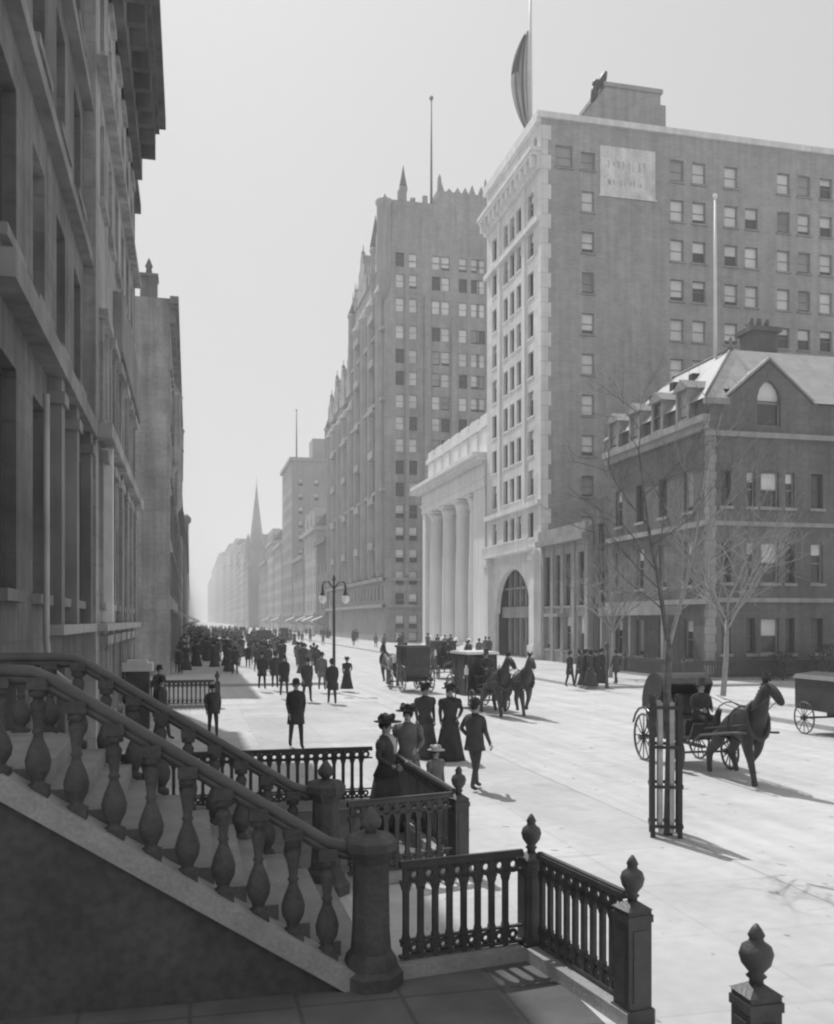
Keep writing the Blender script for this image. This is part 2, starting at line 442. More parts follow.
b = MB(); b.path([(BL+.2,15.2,6.7),(BL+.2,15.2,3.0),(BL+.24,15.15,2.6),(BL+.5,14.9,2.4),(BL+.75,14.5,2.3)],.045,8); T1.part('drainpipe', b, pale_m)
for yy in (17.0, 19.2, 21.8):
    b = MB(); b.box(BL+.002,BL+.22,yy-.2,yy+.2,3.23,7.348); b.box(BL+.002,BL+.28,yy-.28,yy+.28,6.9,7.1); T1.part('pilaster', b, brown2_m)
T2,_,_ = left_building(22.4, 37.3, 22.4, BL+.25, grime_m, 'soot stained pale stone house with deep dark cornice, second on the left', [(.9,1.7),(3.7,3.2),(8.0,2.2),(13.2,2.2),(16.6,2.0),(19.2,1.4)], 1.15, 2.35, cornice=1.15, cz=2.0, trim=grime_m)
b = MB(); b.box(BL+.252,BL+.5,27.2,37.29,10.7,12.3); T2.part('balcony', b, mat('balcony_stone',.27,.85,.15,.8,.2,streak=.2))
b = MB(); b.box(BL+.252,BL+.5,22.41,37.29,3.05,3.22); T2.part('water_table', b, pale_m)
b = MB(); b.box(BL+.252,BL+.5,23.85,24.12,3.25,7.6); T2.part('pilaster', b, mat('white_pilaster',.75,.8,.1,2), label='white slim pilaster')  # much paler than the pilasters beside it
for yy in (28.7, 31.0, 33.4, 35.8):
    b = MB(); b.box(BL+.252,BL+.42,yy-.22,yy+.22,3.23,7.4); T2.part('pilaster', b, grime_m)
for z_,z2_,x_ in ((7.42,7.75,.6),(15.8,16.0,.5)):
    b = MB(); b.box(BL+.252,BL+x_,22.41,37.29,z_,z2_); T2.part('belt_course', b, grime_m)
b = MB(); b.box(BL-2.6,BL-.1,37.3,43.0,0,20.0); 
T2b = Thing('rear_extension', (BL-1.3,40,0), 'plain grey side block with low parapet standing behind the corniced pale house', 'building')
T2b_b = MB(); T2b_b.box(BL-9,BL-.05,37.31,43.5,0,21.2); T2b_b.box(BL-9,BL+.2,37.31,43.6,21.2,21.6); T2b.part('wall', T2b_b, brown_m)

XC = -1.15
T3,_,_ = left_building(58, 96, 22.3, XC, grime_m, 'grey corner building with tall chimney beyond the side street on the left', [(1,2.6),(5,2),(8.4,2),(11.8,2),(15,2),(18.3,1.6)], 1.2, 2.7, name='corner_building', cornice=.5, cz=.9, roofm=brown2_m, hood=True)
b = MB(); b.box(-2.95,-1.95,60,61.2,22.3,24.2); b.box(-3.02,-1.88,59.93,61.27,24.2,24.4); b.lathe(-2.45,60.6,[(.22,24.4),(.16,24.9),(.24,25.0),(.12,25.3),(.05,25.5)],8); T3.part('chimney', b, brown2_m)
for yy,zz in ((66,15),(78,13.5),(88,17)):
    b = MB(); b.loft([(zz-2,XC,yy,.05,.3),(zz-1.2,XC,yy,.55,1.1),(zz+3,XC,yy,.6,1.2),(zz+3.3,XC,yy,.7,1.35),(zz+4.3,XC,yy,.1,.3)],10,smooth=False); T3.part('oriel', b, grime_m)
side = MB()
T4,_,_ = left_building(99, 150, 17.5, -1.35, brown_m, 'dark lower row building beyond the grey corner building', [(1,2.6),(5,2),(8.4,2),(11.8,2)], 1.2, 3.4, name='row_building', cornice=.5, cz=.9, hood=False)
T5,_,_ = left_building(152, 205, 20, -1.4, grime_m, 'grey row building far down the left side of the avenue', [(1,2.6),(5,2),(8.4,2),(11.8,2),(15,2)], 1.2, 4.2, name='row_building', cornice=.5, cz=.9, hood=False)
T6,_,_ = left_building(210, 400, 23, -1.2, brown_m, 'long dark row building with ball finial, farthest on the left', [(1,2.6),(5,2),(8.4,2),(11.8,2),(15,2)], 1.6, 8.5, name='row_building', cornice=.9, cz=.9, hood=False)
b = MB(); b.lathe(-.75,212,[(.5,23.1),(.5,24),(1.0,24.6),(1.0,25.4),(.3,26.2)],10); T6.part('finial', b, ctrim_m)

# ================================================================= STOOP
ST = Thing('stoop', (.2,10,0), 'dark brownstone stoop with turned balusters descending from the nearest house', 'stoop')
def sz(x): return .80-.64*(x-.43)       # stringer top
def rzz(x): return 1.79-.64*(x-.43)      # handrail centre
XT = -1.5
steps = MB(); nst = 11
for i in range(nst):
    z1 = 2.03*(1-i/nst); x0 = XT+i*.285; steps.box(x0, x0+.287, 8.66, 11.3, 0, z1-.002*i)
steps.box(BL,XT-.002,8.66,11.3,0,2.03); ST.part('steps', steps, mat('worn_stone_steps',0.24,.85,.15,2,.3,fine=.1))
bal_prof = [(.095,0),(.095,.05),(.06,.07),(.07,.1),(.115,.17),(.128,.25),(.1,.34),(.055,.43),(.045,.47),(.062,.49),(.045,.52),(.052,.58),(.072,.68),(.08,.72),(.05,.76),(.05,.78),(.09,.79),(.09,.86)]
bm_ = MB(); bm_.lathe(0,0,bal_prof,14); bm_.box(-.105,.105,-.105,.105,-.08,.035); bm_.box(-.1,.1,-.1,.1,.85,.95)
bal_me = bm_.mesh('baluster', stoop_m)
for Y, near in ((8.5,True),(11.45,False)):
    s = MB()
    xa, xb = XT, 1.4
    s.prism([(BL,sz(XT)),(XT,sz(XT)),(1.5,sz(1.5)),(1.5,0),(1.336,.0),(XT,sz(XT)-.22),(BL,sz(XT)-.2)],'y',Y-.17,Y+.155)
    ST.part('coping', s, cop_m)
    w = MB(); w.prism([(BL,sz(XT)-.202),(XT,sz(XT)-.222),(1.332,0),(BL,0)],'y',Y-.1,Y+.1)
    ST.part('side_wall', w, under_m)
    h = MB(); pts = [(BL,Y,2.875),(-1.5,Y,2.875),(-1.3,Y,2.865),(-1.2,Y,2.82)]
    pts += [(x, Y, rzz(x)) for x in (-1.1,-.6,0,.6,1.1,1.2)] + [(1.35,Y,1.25),(1.5,Y,1.22)]
    h.path(pts,[.058]*len(pts),12); h.path([(p[0],p[1],p[2]-.065) for p in pts],[.045]*len(pts),8)
    ST.part('handrail', h, mat('handrail_stone',.085,.5,.2,3,.3,spec=.5))
    x = 1.2
    while x > BL+.1:
        zb = sz(x) if x > XT else sz(XT)
        if x > -1.2: zt = rzz(x)
        else: zt = 2.87
        o = link(bpy.data.objects.new('baluster', bal_me), ST.e); o.location = (x-ST.o.x, Y-ST.o.y, zb); o.scale = (.84,.84,(zt-zb-.05)/.95)
        x -= .305
    nw = MB()
    nw.lathe(1.6,Y,[(.3,0),(.3,.12),(.26,.16),(.23,.26),(.2,.3)],8,smooth=False,phase=PI/8)
    k = []
    n = 32; base = len(nw.v)
    for z, r in ((.3,.19),(.5,.175),(1.12,.165)):
        for j in range(n):
            t = 2*PI*j/n; g = 1-.09*(0.5+.5*math.cos(8*t)); nw.v.append((1.6+r*g*math.cos(t), Y+r*g*math.sin(t), z))
    for i in range(2):
        for j in range(n):
            q=(j+1)%n; nw.f.append((base+i*n+j,base+i*n+q,base+(i+1)*n+q,base+(i+1)*n+j)); nw.m.append(0); nw.sm.append(True)
    np_ = ST.part('newel_post', nw, stoop_m)
    c = MB(); c.lathe(1.6,Y,[(.165,1.1),(.2,1.16),(.24,1.22),(.25,1.3),(.2,1.35),(.08,1.37)],8,smooth=False,phase=PI/8); ST.part('cap', c, stoop_m, parent=np_)
    c = MB(); c.lathe(1.6,Y,[(.05,1.36),(.05,1.39),(.09,1.43),(.1,1.48),(.06,1.54),(.02,1.6)],12); ST.part('finial', c, stoop_m, parent=np_)

# ================================================================= IRON FENCES
PK = MB(); PK.box(-.028,.028,-.02,.02,.14,1.0)
for z_,w_ in ((.29,.05),(.33,.04),(.36,.033)): PK.box(-w_,w_,-.024,.024,z_-.03,z_)
for z_,w_ in ((.8,.033),(.82,.04),(.85,.05)): PK.box(-w_,w_,-.024,.024,z_-.03,z_)
PK.ring((.0825,0,.92),(1,0,0),.05,.024,12,5); PK.ring((.0825,0,.235),(1,0,0),.038,.02,10,5)
PK.box(.068,.097,-.016,.016,.84,.88)
pk_me = PK.mesh('picket', iron_m)
def post_mesh(h, hw):
    p = MB(); p.box(-hw,hw,-hw,hw,0,h); p.box(-hw*1.15,hw*1.15,-hw*1.15,hw*1.15,0,.14); p.box(-hw*1.1,hw*1.1,-hw*1.1,hw*1.1,h-.1,h-.04)
    for s_ in (-1,1):
        p.box(-hw*.6,hw*.6,s_*hw,s_*(hw+.008),.2,h-.16); p.box(s_*hw,s_*(hw+.008),-hw*.6,hw*.6,.2,h-.16)
    k = len(p.v)
    p.v += [(-hw*1.1,-hw*1.1,h),(hw*1.1,-hw*1.1,h),(hw*1.1,hw*1.1,h),(-hw*1.1,hw*1.1,h),(0,0,h+.08)]
    for f in ((0,1,4),(1,2,4),(2,3,4),(3,0,4),(3,2,1,0)): p.f.append(tuple(k+i for i in f)); p.m.append(0); p.sm.append(False)
    f = MB(); f.lathe(0,0,[(.045,h+.02),(.04,h+.08),(.06,h+.1),(.04,h+.12),(.085,h+.18),(.1,h+.24),(.085,h+.29),(.045,h+.32),(.04,h+.34),(.05,h+.36),(.03,h+.4),(.01,h+.43)],14)
    return p.mesh('post', iron_m), f.mesh('finial', iron_m)
P_S = post_mesh(.96,.1); P_B = post_mesh(.94,.11)
def iron_fence(P0, P1, label, posts, group='iron areaway fences'):
    P0 = Vector((P0[0],P0[1],0)); P1 = Vector((P1[0],P1[1],0)); d = P1-P0; Ln = d.length; a = math.atan2(d.y,d.x)
    e = thing('iron_fence', P0, label, 'fence', a, group)
    for nm, z0, z1, hw in (('top_rail',.985,1.035,.035),('rail',.845,.872,.02),('rail',.3,.325,.02),('bottom_rail',.15,.18,.028)):
        m = MB(); m.box(.1,Ln-.1,-hw,hw,z0,z1); 
        if nm == 'top_rail': m.box(.1,Ln-.1,-.022,.022,1.035,1.055)
        part(nm, m, iron_m, e)
    m = MB(); m.box(-.12,Ln+.12,-.14,.14,0,.13); part('plinth', m, cop_m, e)
    n = max(2, round((Ln-.2)/.165)); 
    for i in range(n):
        o = link(bpy.data.objects.new('picket', pk_me), e); o.location = (.16+i*(Ln-.3)/n, 0, 0)
    for t, kind in posts:
        pm, fm = P_B if kind == 'B' else P_S
        o = link(bpy.data.objects.new('post', pm), e); o.location = (t*Ln,0,.002)
        link(bpy.data.objects.new('finial', fm), o)
    return e
iron_fence((1.8,8.62),(3.27,8.84),'low black iron fence running from the near newel post to a finial post',[(1,'S')])
iron_fence((3.28,8.78),(3.53,7.17),'black iron fence with open bars slanting down to the big square post at bottom right',[(1,'B')])
e = thing('iron_post',(3.5,5.37,0),'lone black iron post with fat urn finial at the bottom right corner','post')
part('post', P_B[0], None, e); o = part('finial', P_B[1], None, e); o.scale=(1.1,1.1,1)
iron_fence((1.8,11.6),(3.43,12.0),'short iron fence beside the farther newel post, ending at a small finial post',[(1,'S')])
iron_fence((3.42,12.1),(3.35,16.5),'iron fence along the pavement edge beside the ladies, seen nearly end on',[(1,'S')])
iron_fence((-2.2,16.6),(3.25,16.6),'long iron fence behind the stoop with a row of rings under its top rail',[(0,'S')])
iron_fence((-2.2,36.6),(1.0,36.6),'low dark railing by the corner house before the side street',[(0,'S'),(1,'S')])
e = thing('stone_pier',(-1.55,30.2,0),'stone gate pier with pale cap beside the left houses','pier')
m = MB(); m.box(-.35,.35,-.35,.35,0,1.75); part('shaft', m, stoop_m, e); m = MB(); m.box(-.45,.45,-.45,.45,1.75,2.0); m.box(-.3,.3,-.3,.3,2.0,2.08); part('cap', m, canvas_m, e)

# ================================================================= TOWER (light front, brick side wall)
TY0, TY1, TX1, TZ = 73.9, 88.6, 62.0, 45.0
T = Thing('office_tower', (40, 81, 0), 'tall ten storey office tower with pale stone front and blank brick side wall', 'building')
mb = MB(); wf = []
cols = [(76.4,1.35),(79.4,1.15),(81.2,1.15),(83.0,1.15),(86.3,1.3)]
zrows = [10.3,13.9,17.25,20.6,23.95,27.3,30.7,34.1,37.4]
for z in zrows:
    for y, w in cols: wf.append((TY1-y, z, w, 2.15, random.choice(['dark','dark','dark','dark','bit'])))
for k in range(7): wf.append((1.4+k*1.98, 42.9, .75, .95, 'dark'))
arch = (TY1-86.0, TY1-76.6, 0, 8.2)
# front wall with the entrance opening
U, Nn = (0,-1), (-1,0)
mb.wall((BR,TY1),U,Nn,TY1-TY0,0,TZ,[(a-w/2,a+w/2,z,z+h) for a,z,w,h,s in wf]+[arch],.35)
for a,z,w,h,s in wf: add_window(T.e,T.o,BR+.28,TY1-a,z,w,h,-PI/2,s,limeT_m if w > 1 else None)
# side wall
ws = []
for u in (677,699,731,751.5,783.4,804,826):
    X = XatY(u,TY0)
    for k in range(11):
        if u == 751.5 and k == 0: continue
        ws.append((X-BR, 40.8-3.4*k, 1.25, 1.85, random.choice(['blind','full','half','curt','full','bit'])))
for k in range(1,11): ws.append((XatY(588,TY0)-BR, 40.8-3.4*k, 1.1, 1.75, random.choice(['blind','full','curt'])))
ws.append((XatY(564,TY0)-BR, 40.9, 1.5, 1.8, 'curt')); ws.append((XatY(588,TY0)-BR, 40.9, 1.3, 1.5, 'curt'))
facade(T, mb, (BR,TY0), '-y', TX1-BR, 0, TZ, ws, m=1, sill=low_m)
shell(mb, BR, TX1, TY0, TY1, 0, TZ, 'ws', 1)
T.part('wall', mb, [lime_m, tbrick_m])
q = MB()
for i in range(36):
    z = .3+i*1.22; w = .85 if i % 2 else .6
    q.box(BR-.06, BR+w, TY0-.06, TY0+.5, z, z+1.19)
T.part('quoins', q, limeT_m)
c = MB()
c.box(BR-1.0,BR-.002,TY0-.1,TY1+.1,42.0,42.35); c.box(BR-.85,BR-.002,TY0,TY1,41.7,41.998); c.box(BR-.35,BR-.002,TY0,TY1,40.6,41.698)
a = TY0+.5
while a < TY1: c.box(BR-.8,BR-.352,a-.2,a+.2,40.8,41.698); a += 1.25
T.part('cornice', c, limeT_m)
c = MB(); c.box(BR-.4,BR-.002,TY0,TY1,44.5,45.3); c.box(BR-.4,TX1,TY0-.25,TY0-.002,44.75,45.25); T.part('parapet', c, limeT_m)
c = MB(); c.box(BR-.4,BR-.002,TY0,TY1,36.3,36.75); T.part('belt_course', c, limeT_m)
c = MB(); c.box(BR-.35,BR-.002,TY0,TY1,12.9,13.3); T.part('belt_course', c, limeT_m)
c = MB(); c.box(BR-.9,BR-.002,TY0+1,TY1-1,9.15,9.4)
a = TY0+1.1
while a < TY1-1: c.box(BR-.86,BR-.78,a-.06,a+.06,9.4,10.1); a += .35
c.box(BR-.9,BR-.75,TY0+1,TY1-1,10.1,10.22); T.part('balcony', c, limeT_m)
for yy in (74.9,87.4): 
    c = MB(); c.box(BR-.5,BR-.002,yy-.6,yy+.6,0,9.1); c.box(BR-.62,BR-.002,yy-.72,yy+.72,0,1.2); c.box(BR-.62,BR-.002,yy-.72,yy+.72,8.3,8.7); T.part('pilaster', c, limeT_m)
for yy in (77.9, 84.7):
    c = MB(); c.box(BR-.14,BR-.002,yy-.35,yy+.35,13.32,40.58); T.part('pier', c, limeT_m)
# arch infill, fanlight and shop front
c = MB(); yc = 81.3; rad = 4.7; zc = 3.9
prev = None
for i in range(19):
    t = PI*i/18; y = yc-rad*math.cos(t); z = zc+4.0*math.sin(t)
    if prev: c.prism([(prev[0],prev[1]),(y,z),(y,8.21),(prev[0],8.21)],'x',BR+.02,BR+.5)
    prev = (y,z)
T.part('arch', c, limeT_m)
c = MB()
c.quad([(BR+1.2,86.1,0),(BR+1.2,76.5,0),(BR+1.2,76.5,8.2),(BR+1.2,86.1,8.2)],1)
for y in (78.3,79.8,81.3,82.8,84.3): c.box(BR+.8,BR+1.1,y-.12,y+.12,0,8.2)
c.box(BR+.7,BR+1.15,76.6,86,3.5,4.5); c.box(BR+.8,BR+1.1,76.6,86,6.1,6.3)
T.part('shop_front', c, [low_m, glassd_m])
x0,x1 = XatY(600,TY0), XatY(655,TY0)
c = MB(); c.box(x0,x1,TY0-.06,TY0-.004,39.0,43.1); c.box(x0-.12,x1+.12,TY0-.1,TY0-.062,38.85,39.0);
sg = T.part('wall_sign', c, sign_m, label='pale weathered painted sign with worn away lettering')
c = MB(); rs = random.Random(3)
for zc_, hh in ((41.6,.9),(40.1,.7)):
    x = x0+.7
    while x < x1-.8:
        w_ = rs.uniform(.12,.3); h_ = hh*rs.uniform(.4,1); c.quad([(x,TY0-.064,zc_-h_/2),(x+w_,TY0-.064,zc_-h_/2+rs.uniform(-.15,.15)),(x+w_*.7,TY0-.064,zc_+h_/2),(x+rs.uniform(-.1,.1),TY0-.064,zc_+h_/2)]); x += rs.uniform(.28,.6)
T.part('faded_paint', c, mat('faded_sign_paint',0.5,.9,.3,2), parent=sg)
c = MB(); xa, xb = 33.9, 39.0
c.box(xa,xb,TY0+.02,TY0+5,45.0,48.1); c.box(xa-.15,xb+.15,TY0-.14,TY0+5.1,48.1,48.45); c.box(xb,xb+.5,TY0+.03,TY0+4,45,47.2)
c.prism([(31.6,45.0),(xa-.002,45.0),(xa-.002,48.0)],'y',TY0+.02,TY0+3.2); T.part('stair_bulkhead', c, tbrick_m)
c = MB(); c.path([(33.0,TY0+.3,46.9),(33.1,TY0+.3,47.9),(33.5,TY0+.3,48.3)],[.3,.35,.22],8); c.path([(33.6,TY0+.3,48.2),(33.9,TY0+.3,49.0),(34.1,TY0+.3,49.5)],[.28,.3,.15],8); c.blob((33.3,TY0+.3,48.4),.45,.4,.35); T.part('ventilator', c, iron_m)
tb = T
fy = YatX(530.5,BR+1.2)
T = Thing('flagpole', (BR+1.2, fy, 45), 'white flagpole standing on the corner of the office tower roof', 'flagpole')
c = MB(); c.tube((BR+1.2,fy,45),(BR+1.2,fy,62),.2,.1,10); T.part('pole', c, pole_m)
c = MB(); c.lathe(BR+1.2,fy,[(.4,45),(.35,45.6),(.25,45.8),(.22,46.2)],10); T.part('base', c, iron_m)
# limp flag
fl = MB(); nx, nz = 18, 26
for j in range(nz+1):
    tz = j/nz; z = 55.6-9.2*tz
    wdt = 1.75*(math.sin(PI*min(1,(tz*.92+.07)))**.75)+.15
    for i in range(nx+1):
        t = i/nx; fl.v.append((BR+1.0-wdt*t*.9, fy-.1+.28*math.sin(t*13+tz*2)*(.3+t)-.5*t, z-.8*t*(1-tz)))
for j in range(nz):
    for i in range(nx):
        k = j*(nx+1)+i; fl.f.append((k,k+1,k+nx+2,k+nx+1))
        fl.m.append(2 if (j < 11 and i > 9) else (1 if (i//2) % 2 else 0)); fl.sm.append(True)
o = part('flag', fl.mesh('flag',[flagl_m,flagd_m,flagc_m]), None, None); tag(o,'limp striped flag hanging from the tower flagpole','flag')
o.modifiers.new('s','SOLIDIFY').thickness = .02

# ================================================================= LOW BUILDING + PARTY WALL
T = Thing('low_building', (33,69,0), 'low two storey pale fronted building between the tower and the mansion', 'building')
mb = MB(); y0,y1 = 64.2,73.78; wl = []
for a in (1.25,3.7,5.5,8.2):
    wl.append((a,1.0,1.25,2.6,rnd_style())); wl.append((a,4.4,1.25,4.0,random.choice(['dark','dark','half'])))
facade(T, mb, (BR,y1), '-x', y1-y0, 0, 10.2, wl, sill=houseT_m); shell(mb,BR,44,y0,y1,0,10.2,'w')
T.part('wall', mb, low_m)
for yy in (64.55,67.0,69.2,71.3,73.4):
    c = MB(); c.box(BR-.12,BR-.002,yy-.28,yy+.28,0,9.2); T.part('pilaster', c, houseT_m)
c = MB(); c.box(BR-.6,BR-.002,y0,y1,9.25,9.7); c.box(BR-.3,BR-.002,y0,y1,9.7,10.5); T.part('cornice', c, houseT_m); c = MB(); c.box(BR-.9,BR-.122,68.2,71,3.55,3.8); T.part('door_hood', c, houseT_m)
T = Thing('party_wall_house', (33,62.5,0), 'narrow dark brick house squeezed between the low building and the mansion', 'building')
mb = MB(); facade(T, mb,(BR+.3,64.15),'-x',2.9,0,12,[(1.4,1.2,1,2.2,'dark'),(1.4,4.6,1,2.2,'dark'),(1.4,8.2,1,2,'dark')]); shell(mb,BR+.3,46,61.25,64.15,0,12,'w'); T.part('wall', mb, dkw_m)
c = MB(); c.box(30,31,62,63,12,14); c.box(29.9,31.1,61.9,63.1,14,14.2); T.part('chimney', c, dkw_m)

# ================================================================= MANSION
T = Thing('mansion', (34,54,0), 'four storey stone mansion with sunlit hipped slate roof and side gable at right', 'building')
HY0,HY1,HX1,HZc = 47.8,61.0,42.0,14.5
mb = MB(); wf = []
hc = [YatX(619,BR),YatX(640,BR),YatX(663,BR),YatX(688.5,BR)]
for y in hc:
    for z,h in ((1.0,2.3),(5.3,2.6),(9.6,2.4)):
        wf.append((HY1-y,z,1.05,h,random.choice(['curt','half','bit','dark'])))
facade(T, mb, (BR,HY1),'-x',HY1-HY0,0,HZc,wf,sill=houseT_m)
wsd = []
for u,w in ((726,.6),(770,1.15),(751,.55),(790,.6),(817,.8)):
    X = XatY(u,HY0)
    for z,h in ((1.4,2.0),(5.4,2.3),(9.7,2.0)):
        if u == 726 and z > 2: w2 = .8
        wsd.append((X-BR,z,w,h,'half' if u==770 else random.choice(['dark','bit','dark'])))
facade(T, mb, (BR,HY0),'-y',HX1-BR,0,14.2,wsd,sill=houseT_m)
mb.wall((BR,HY0),(1,0),(0,-1),HX1-BR,14.2,15.7,[(XatY(769,HY0)-BR-.75,XatY(769,HY0)-BR+.75,14.3,15.7)],.28)
shell(mb,BR,HX1,HY0,HY1,0,15.68,'wst'); mb.quad([(BR,HY1,HZc),(BR,HY0,HZc),(BR,HY0,15.68),(BR,HY1,15.68)])
# side gable wall
gx0,gxp,gx1 = XatY(727,HY0),XatY(769,HY0),XatY(812,HY0)
gz = Zat(362,gxp,HY0)
aw = gxp
poly = [(gx0,15.702),(gx1,15.702),(gxp,gz)]
e0=gz-.75*(gz-15.7)/(gxp-gx0); e1=gz-.75*(gz-15.7)/(gx1-gxp)
mb.prism([(gx0,15.702),(aw-.75,15.702),(aw-.75,e0)],'y',HY0,HY0+.4)
mb.prism([(gx1,15.702),(aw+.75,15.702),(aw+.75,e1)],'y',HY0,HY0+.4)
mb.prism([(aw-.75,e0),(aw-.75,15.9),(aw-.6,16.4),(aw-.3,16.75),(aw,16.88),(aw+.3,16.75),(aw+.6,16.4),(aw+.75,15.9),(aw+.75,e1),(gxp,gz)],'y',HY0,HY0+.4)
T.part('wall', mb, house_m)
add_window(T.e,T.o,aw,HY0+.22,14.3,1.5,2.6,0,'half')
c = MB(); c.box(BR-.45,BR-.002,HY0-.1,HY1+.1,HZc-.1,HZc+.3); c.box(BR-.25,BR-.002,HY0,HY1,HZc-.5,HZc-.102); T.part('cornice', c, houseT_m); c = MB(); c.box(BR-.4,gx0,HY0-.3,HY0-.002,15.35,15.68); T.part('eave', c, houseT_m)
for b_ in ((BR-.2,BR-.002,HY0,HY1,8.6,8.9),(BR-.2,BR-.002,HY0,HY1,4.2,4.5),(BR-.1,HX1,HY0-.14,HY0-.002,8.6,8.85),(BR-.1,HX1,HY0-.14,HY0-.002,4.3,4.55),(BR-.3,HX1,HY0-.16,HY0-.002,13.6,13.9)):
    c = MB(); c.box(*b_); T.part('belt_course', c, houseT_m)
c = MB()
for i in range(29):
    z = .1+i*.48; w = .42 if i%2 else .34
    c.box(BR-.05,BR+w,HY0-.05,HY0+w,z,z+.46)
T.part('quoins', c, houseT_m)
c = MB(); RX,RY0,RY1,RZt = 31.5,51.0,58.0,19.5
E = 15.7
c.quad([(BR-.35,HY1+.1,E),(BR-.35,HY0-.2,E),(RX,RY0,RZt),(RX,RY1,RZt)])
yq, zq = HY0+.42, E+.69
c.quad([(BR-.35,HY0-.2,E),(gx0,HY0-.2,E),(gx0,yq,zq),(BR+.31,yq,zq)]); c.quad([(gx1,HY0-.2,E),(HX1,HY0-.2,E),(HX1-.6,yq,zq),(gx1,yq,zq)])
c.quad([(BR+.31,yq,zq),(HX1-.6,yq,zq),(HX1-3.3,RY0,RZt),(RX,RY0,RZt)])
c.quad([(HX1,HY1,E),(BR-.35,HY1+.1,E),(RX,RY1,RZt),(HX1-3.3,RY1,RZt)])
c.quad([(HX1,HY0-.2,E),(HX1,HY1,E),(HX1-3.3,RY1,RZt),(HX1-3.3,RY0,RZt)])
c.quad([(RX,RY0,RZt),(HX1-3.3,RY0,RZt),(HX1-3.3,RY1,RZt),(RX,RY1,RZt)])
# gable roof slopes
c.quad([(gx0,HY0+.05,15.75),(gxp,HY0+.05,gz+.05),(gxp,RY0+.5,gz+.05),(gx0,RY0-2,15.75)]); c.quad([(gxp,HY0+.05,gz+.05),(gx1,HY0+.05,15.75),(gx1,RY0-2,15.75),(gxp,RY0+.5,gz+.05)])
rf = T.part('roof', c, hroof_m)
c = MB()
for (xa,za,xb,zb) in ((gx0-.3,15.6,gxp,gz+.15),(gxp,gz+.15,gx1+.3,15.6)):
    c.prism([(xa,za),(xb,zb),(xb,zb+.14),(xa,za+.14)],'y',HY0-.08,HY0+.45)
T.part('gable_coping', c, houseT_m)
c = MB(); c.lathe(RX,RY0,[(.16,19.5),(.2,19.7),(.08,19.9),(.15,20.05),(.02,20.3)],8); c.tube((RX,RY0,19.52),(BR-.3,HY0-.15,15.78),.09,.09,6); c.tube((RX,RY0,19.55),(RX,RY1,19.55),.09,.09,6); T.part('ridge', c, mat('lead_flashing',.22,.5,.1,2))
for y in hc:
    c = MB(); x0=BR-.42; c.box(x0,x0+2.6,y-.75,y-.52,14.8,16.6); c.box(x0,x0+2.6,y+.52,y+.75,14.8,16.6); c.box(x0,x0+2.6,y-.52,y+.52,14.72,14.9)
    c.prism([(y-.95,16.6),(y+.95,16.6),(y,17.25)],'x',x0-.15,x0+2.8)
    d = T.part('dormer', c, mat('dormer_paint',.3,.7,.2,2))
    add_window(T.e,T.o,x0+.15,y,14.92,1.02,1.65,-PI/2,random.choice(['dark','curt']))
for x,y in ((30.3,55.5),(29.9,57.5),(30.2,52.9),(32.5,49.4)):
    t = (x-BR+.35)/(RX-BR+.35); z = E+(RZt-E)*t if x < 32 else E+(RZt-E)*((49.4-HY0+.2)/3.4)
    c = MB(); c.box(x-.25,x+.25,y-.25,y+.25,z-.3,z+.28); T.part('skylight', c, dark_m)
c = MB(); c.box(34.6,36.4,53.5,55.0,19,21.6); c.box(34.4,36.6,53.3,55.2,21.6,21.9); 
for i in range(3): c.lathe(34.95+i*.55,54.2,[(.2,21.9),(.16,22.6)],8)
T.part('chimney', c, dkw_m)
c = MB(); ya,yb = YatX(682,BR),YatX(616,BR); c.box(BR-1.3,BR-.002,ya,yb,3.6,4.15)
for y in (ya+.2,(ya+yb)/2,yb-.2): c.box(BR-1.2,BR-.9,y-.15,y+.15,0,3.6)
T.part('porch', c, houseT_m)
T = Thing('flagpole', (31.2,52.2,19.4), 'bare white flagpole rising from the mansion roof', 'flagpole')
c = MB(); c.tube((31.2,52.2,19.3),(31.2,52.2,29),.12,.07,8); T.part('pole', c, pole_m)
c = MB(); c.lathe(31.2,52.2,[(.05,29),(.14,29.1),(.14,29.25),(.02,29.35)],8); T.part('ball', c, pole_m)
# rear house and roof chimneys at right edge
T = Thing('rear_house', (50,60,0), 'dark brick house with chimneys behind the mansion at the right edge', 'building')
mb = MB(); shell(mb,43,60,48.5,60,0,17.5,'s'); facade(T,mb,(43,48.5),'-y',17,0,17.5,[(a,z,1.1,2.1,rnd_style()) for a in (2,4.6,7.2,9.8) for z in (1.4,5.2,9.4,13.2)]); T.part('wall', mb, dkw_m)
for x in (44,47.5): 
    c = MB(); c.box(x-.7,x+.7,50,51.2,17.5,20.2); c.box(x-.8,x+.8,49.9,51.3,20.2,20.45); c.lathe(x-.3,50.6,[(.18,20.45),(.15,21.2)],8); c.lathe(x+.3,50.6,[(.18,20.45),(.15,21.2)],8); T.part('chimney', c, dkw_m)
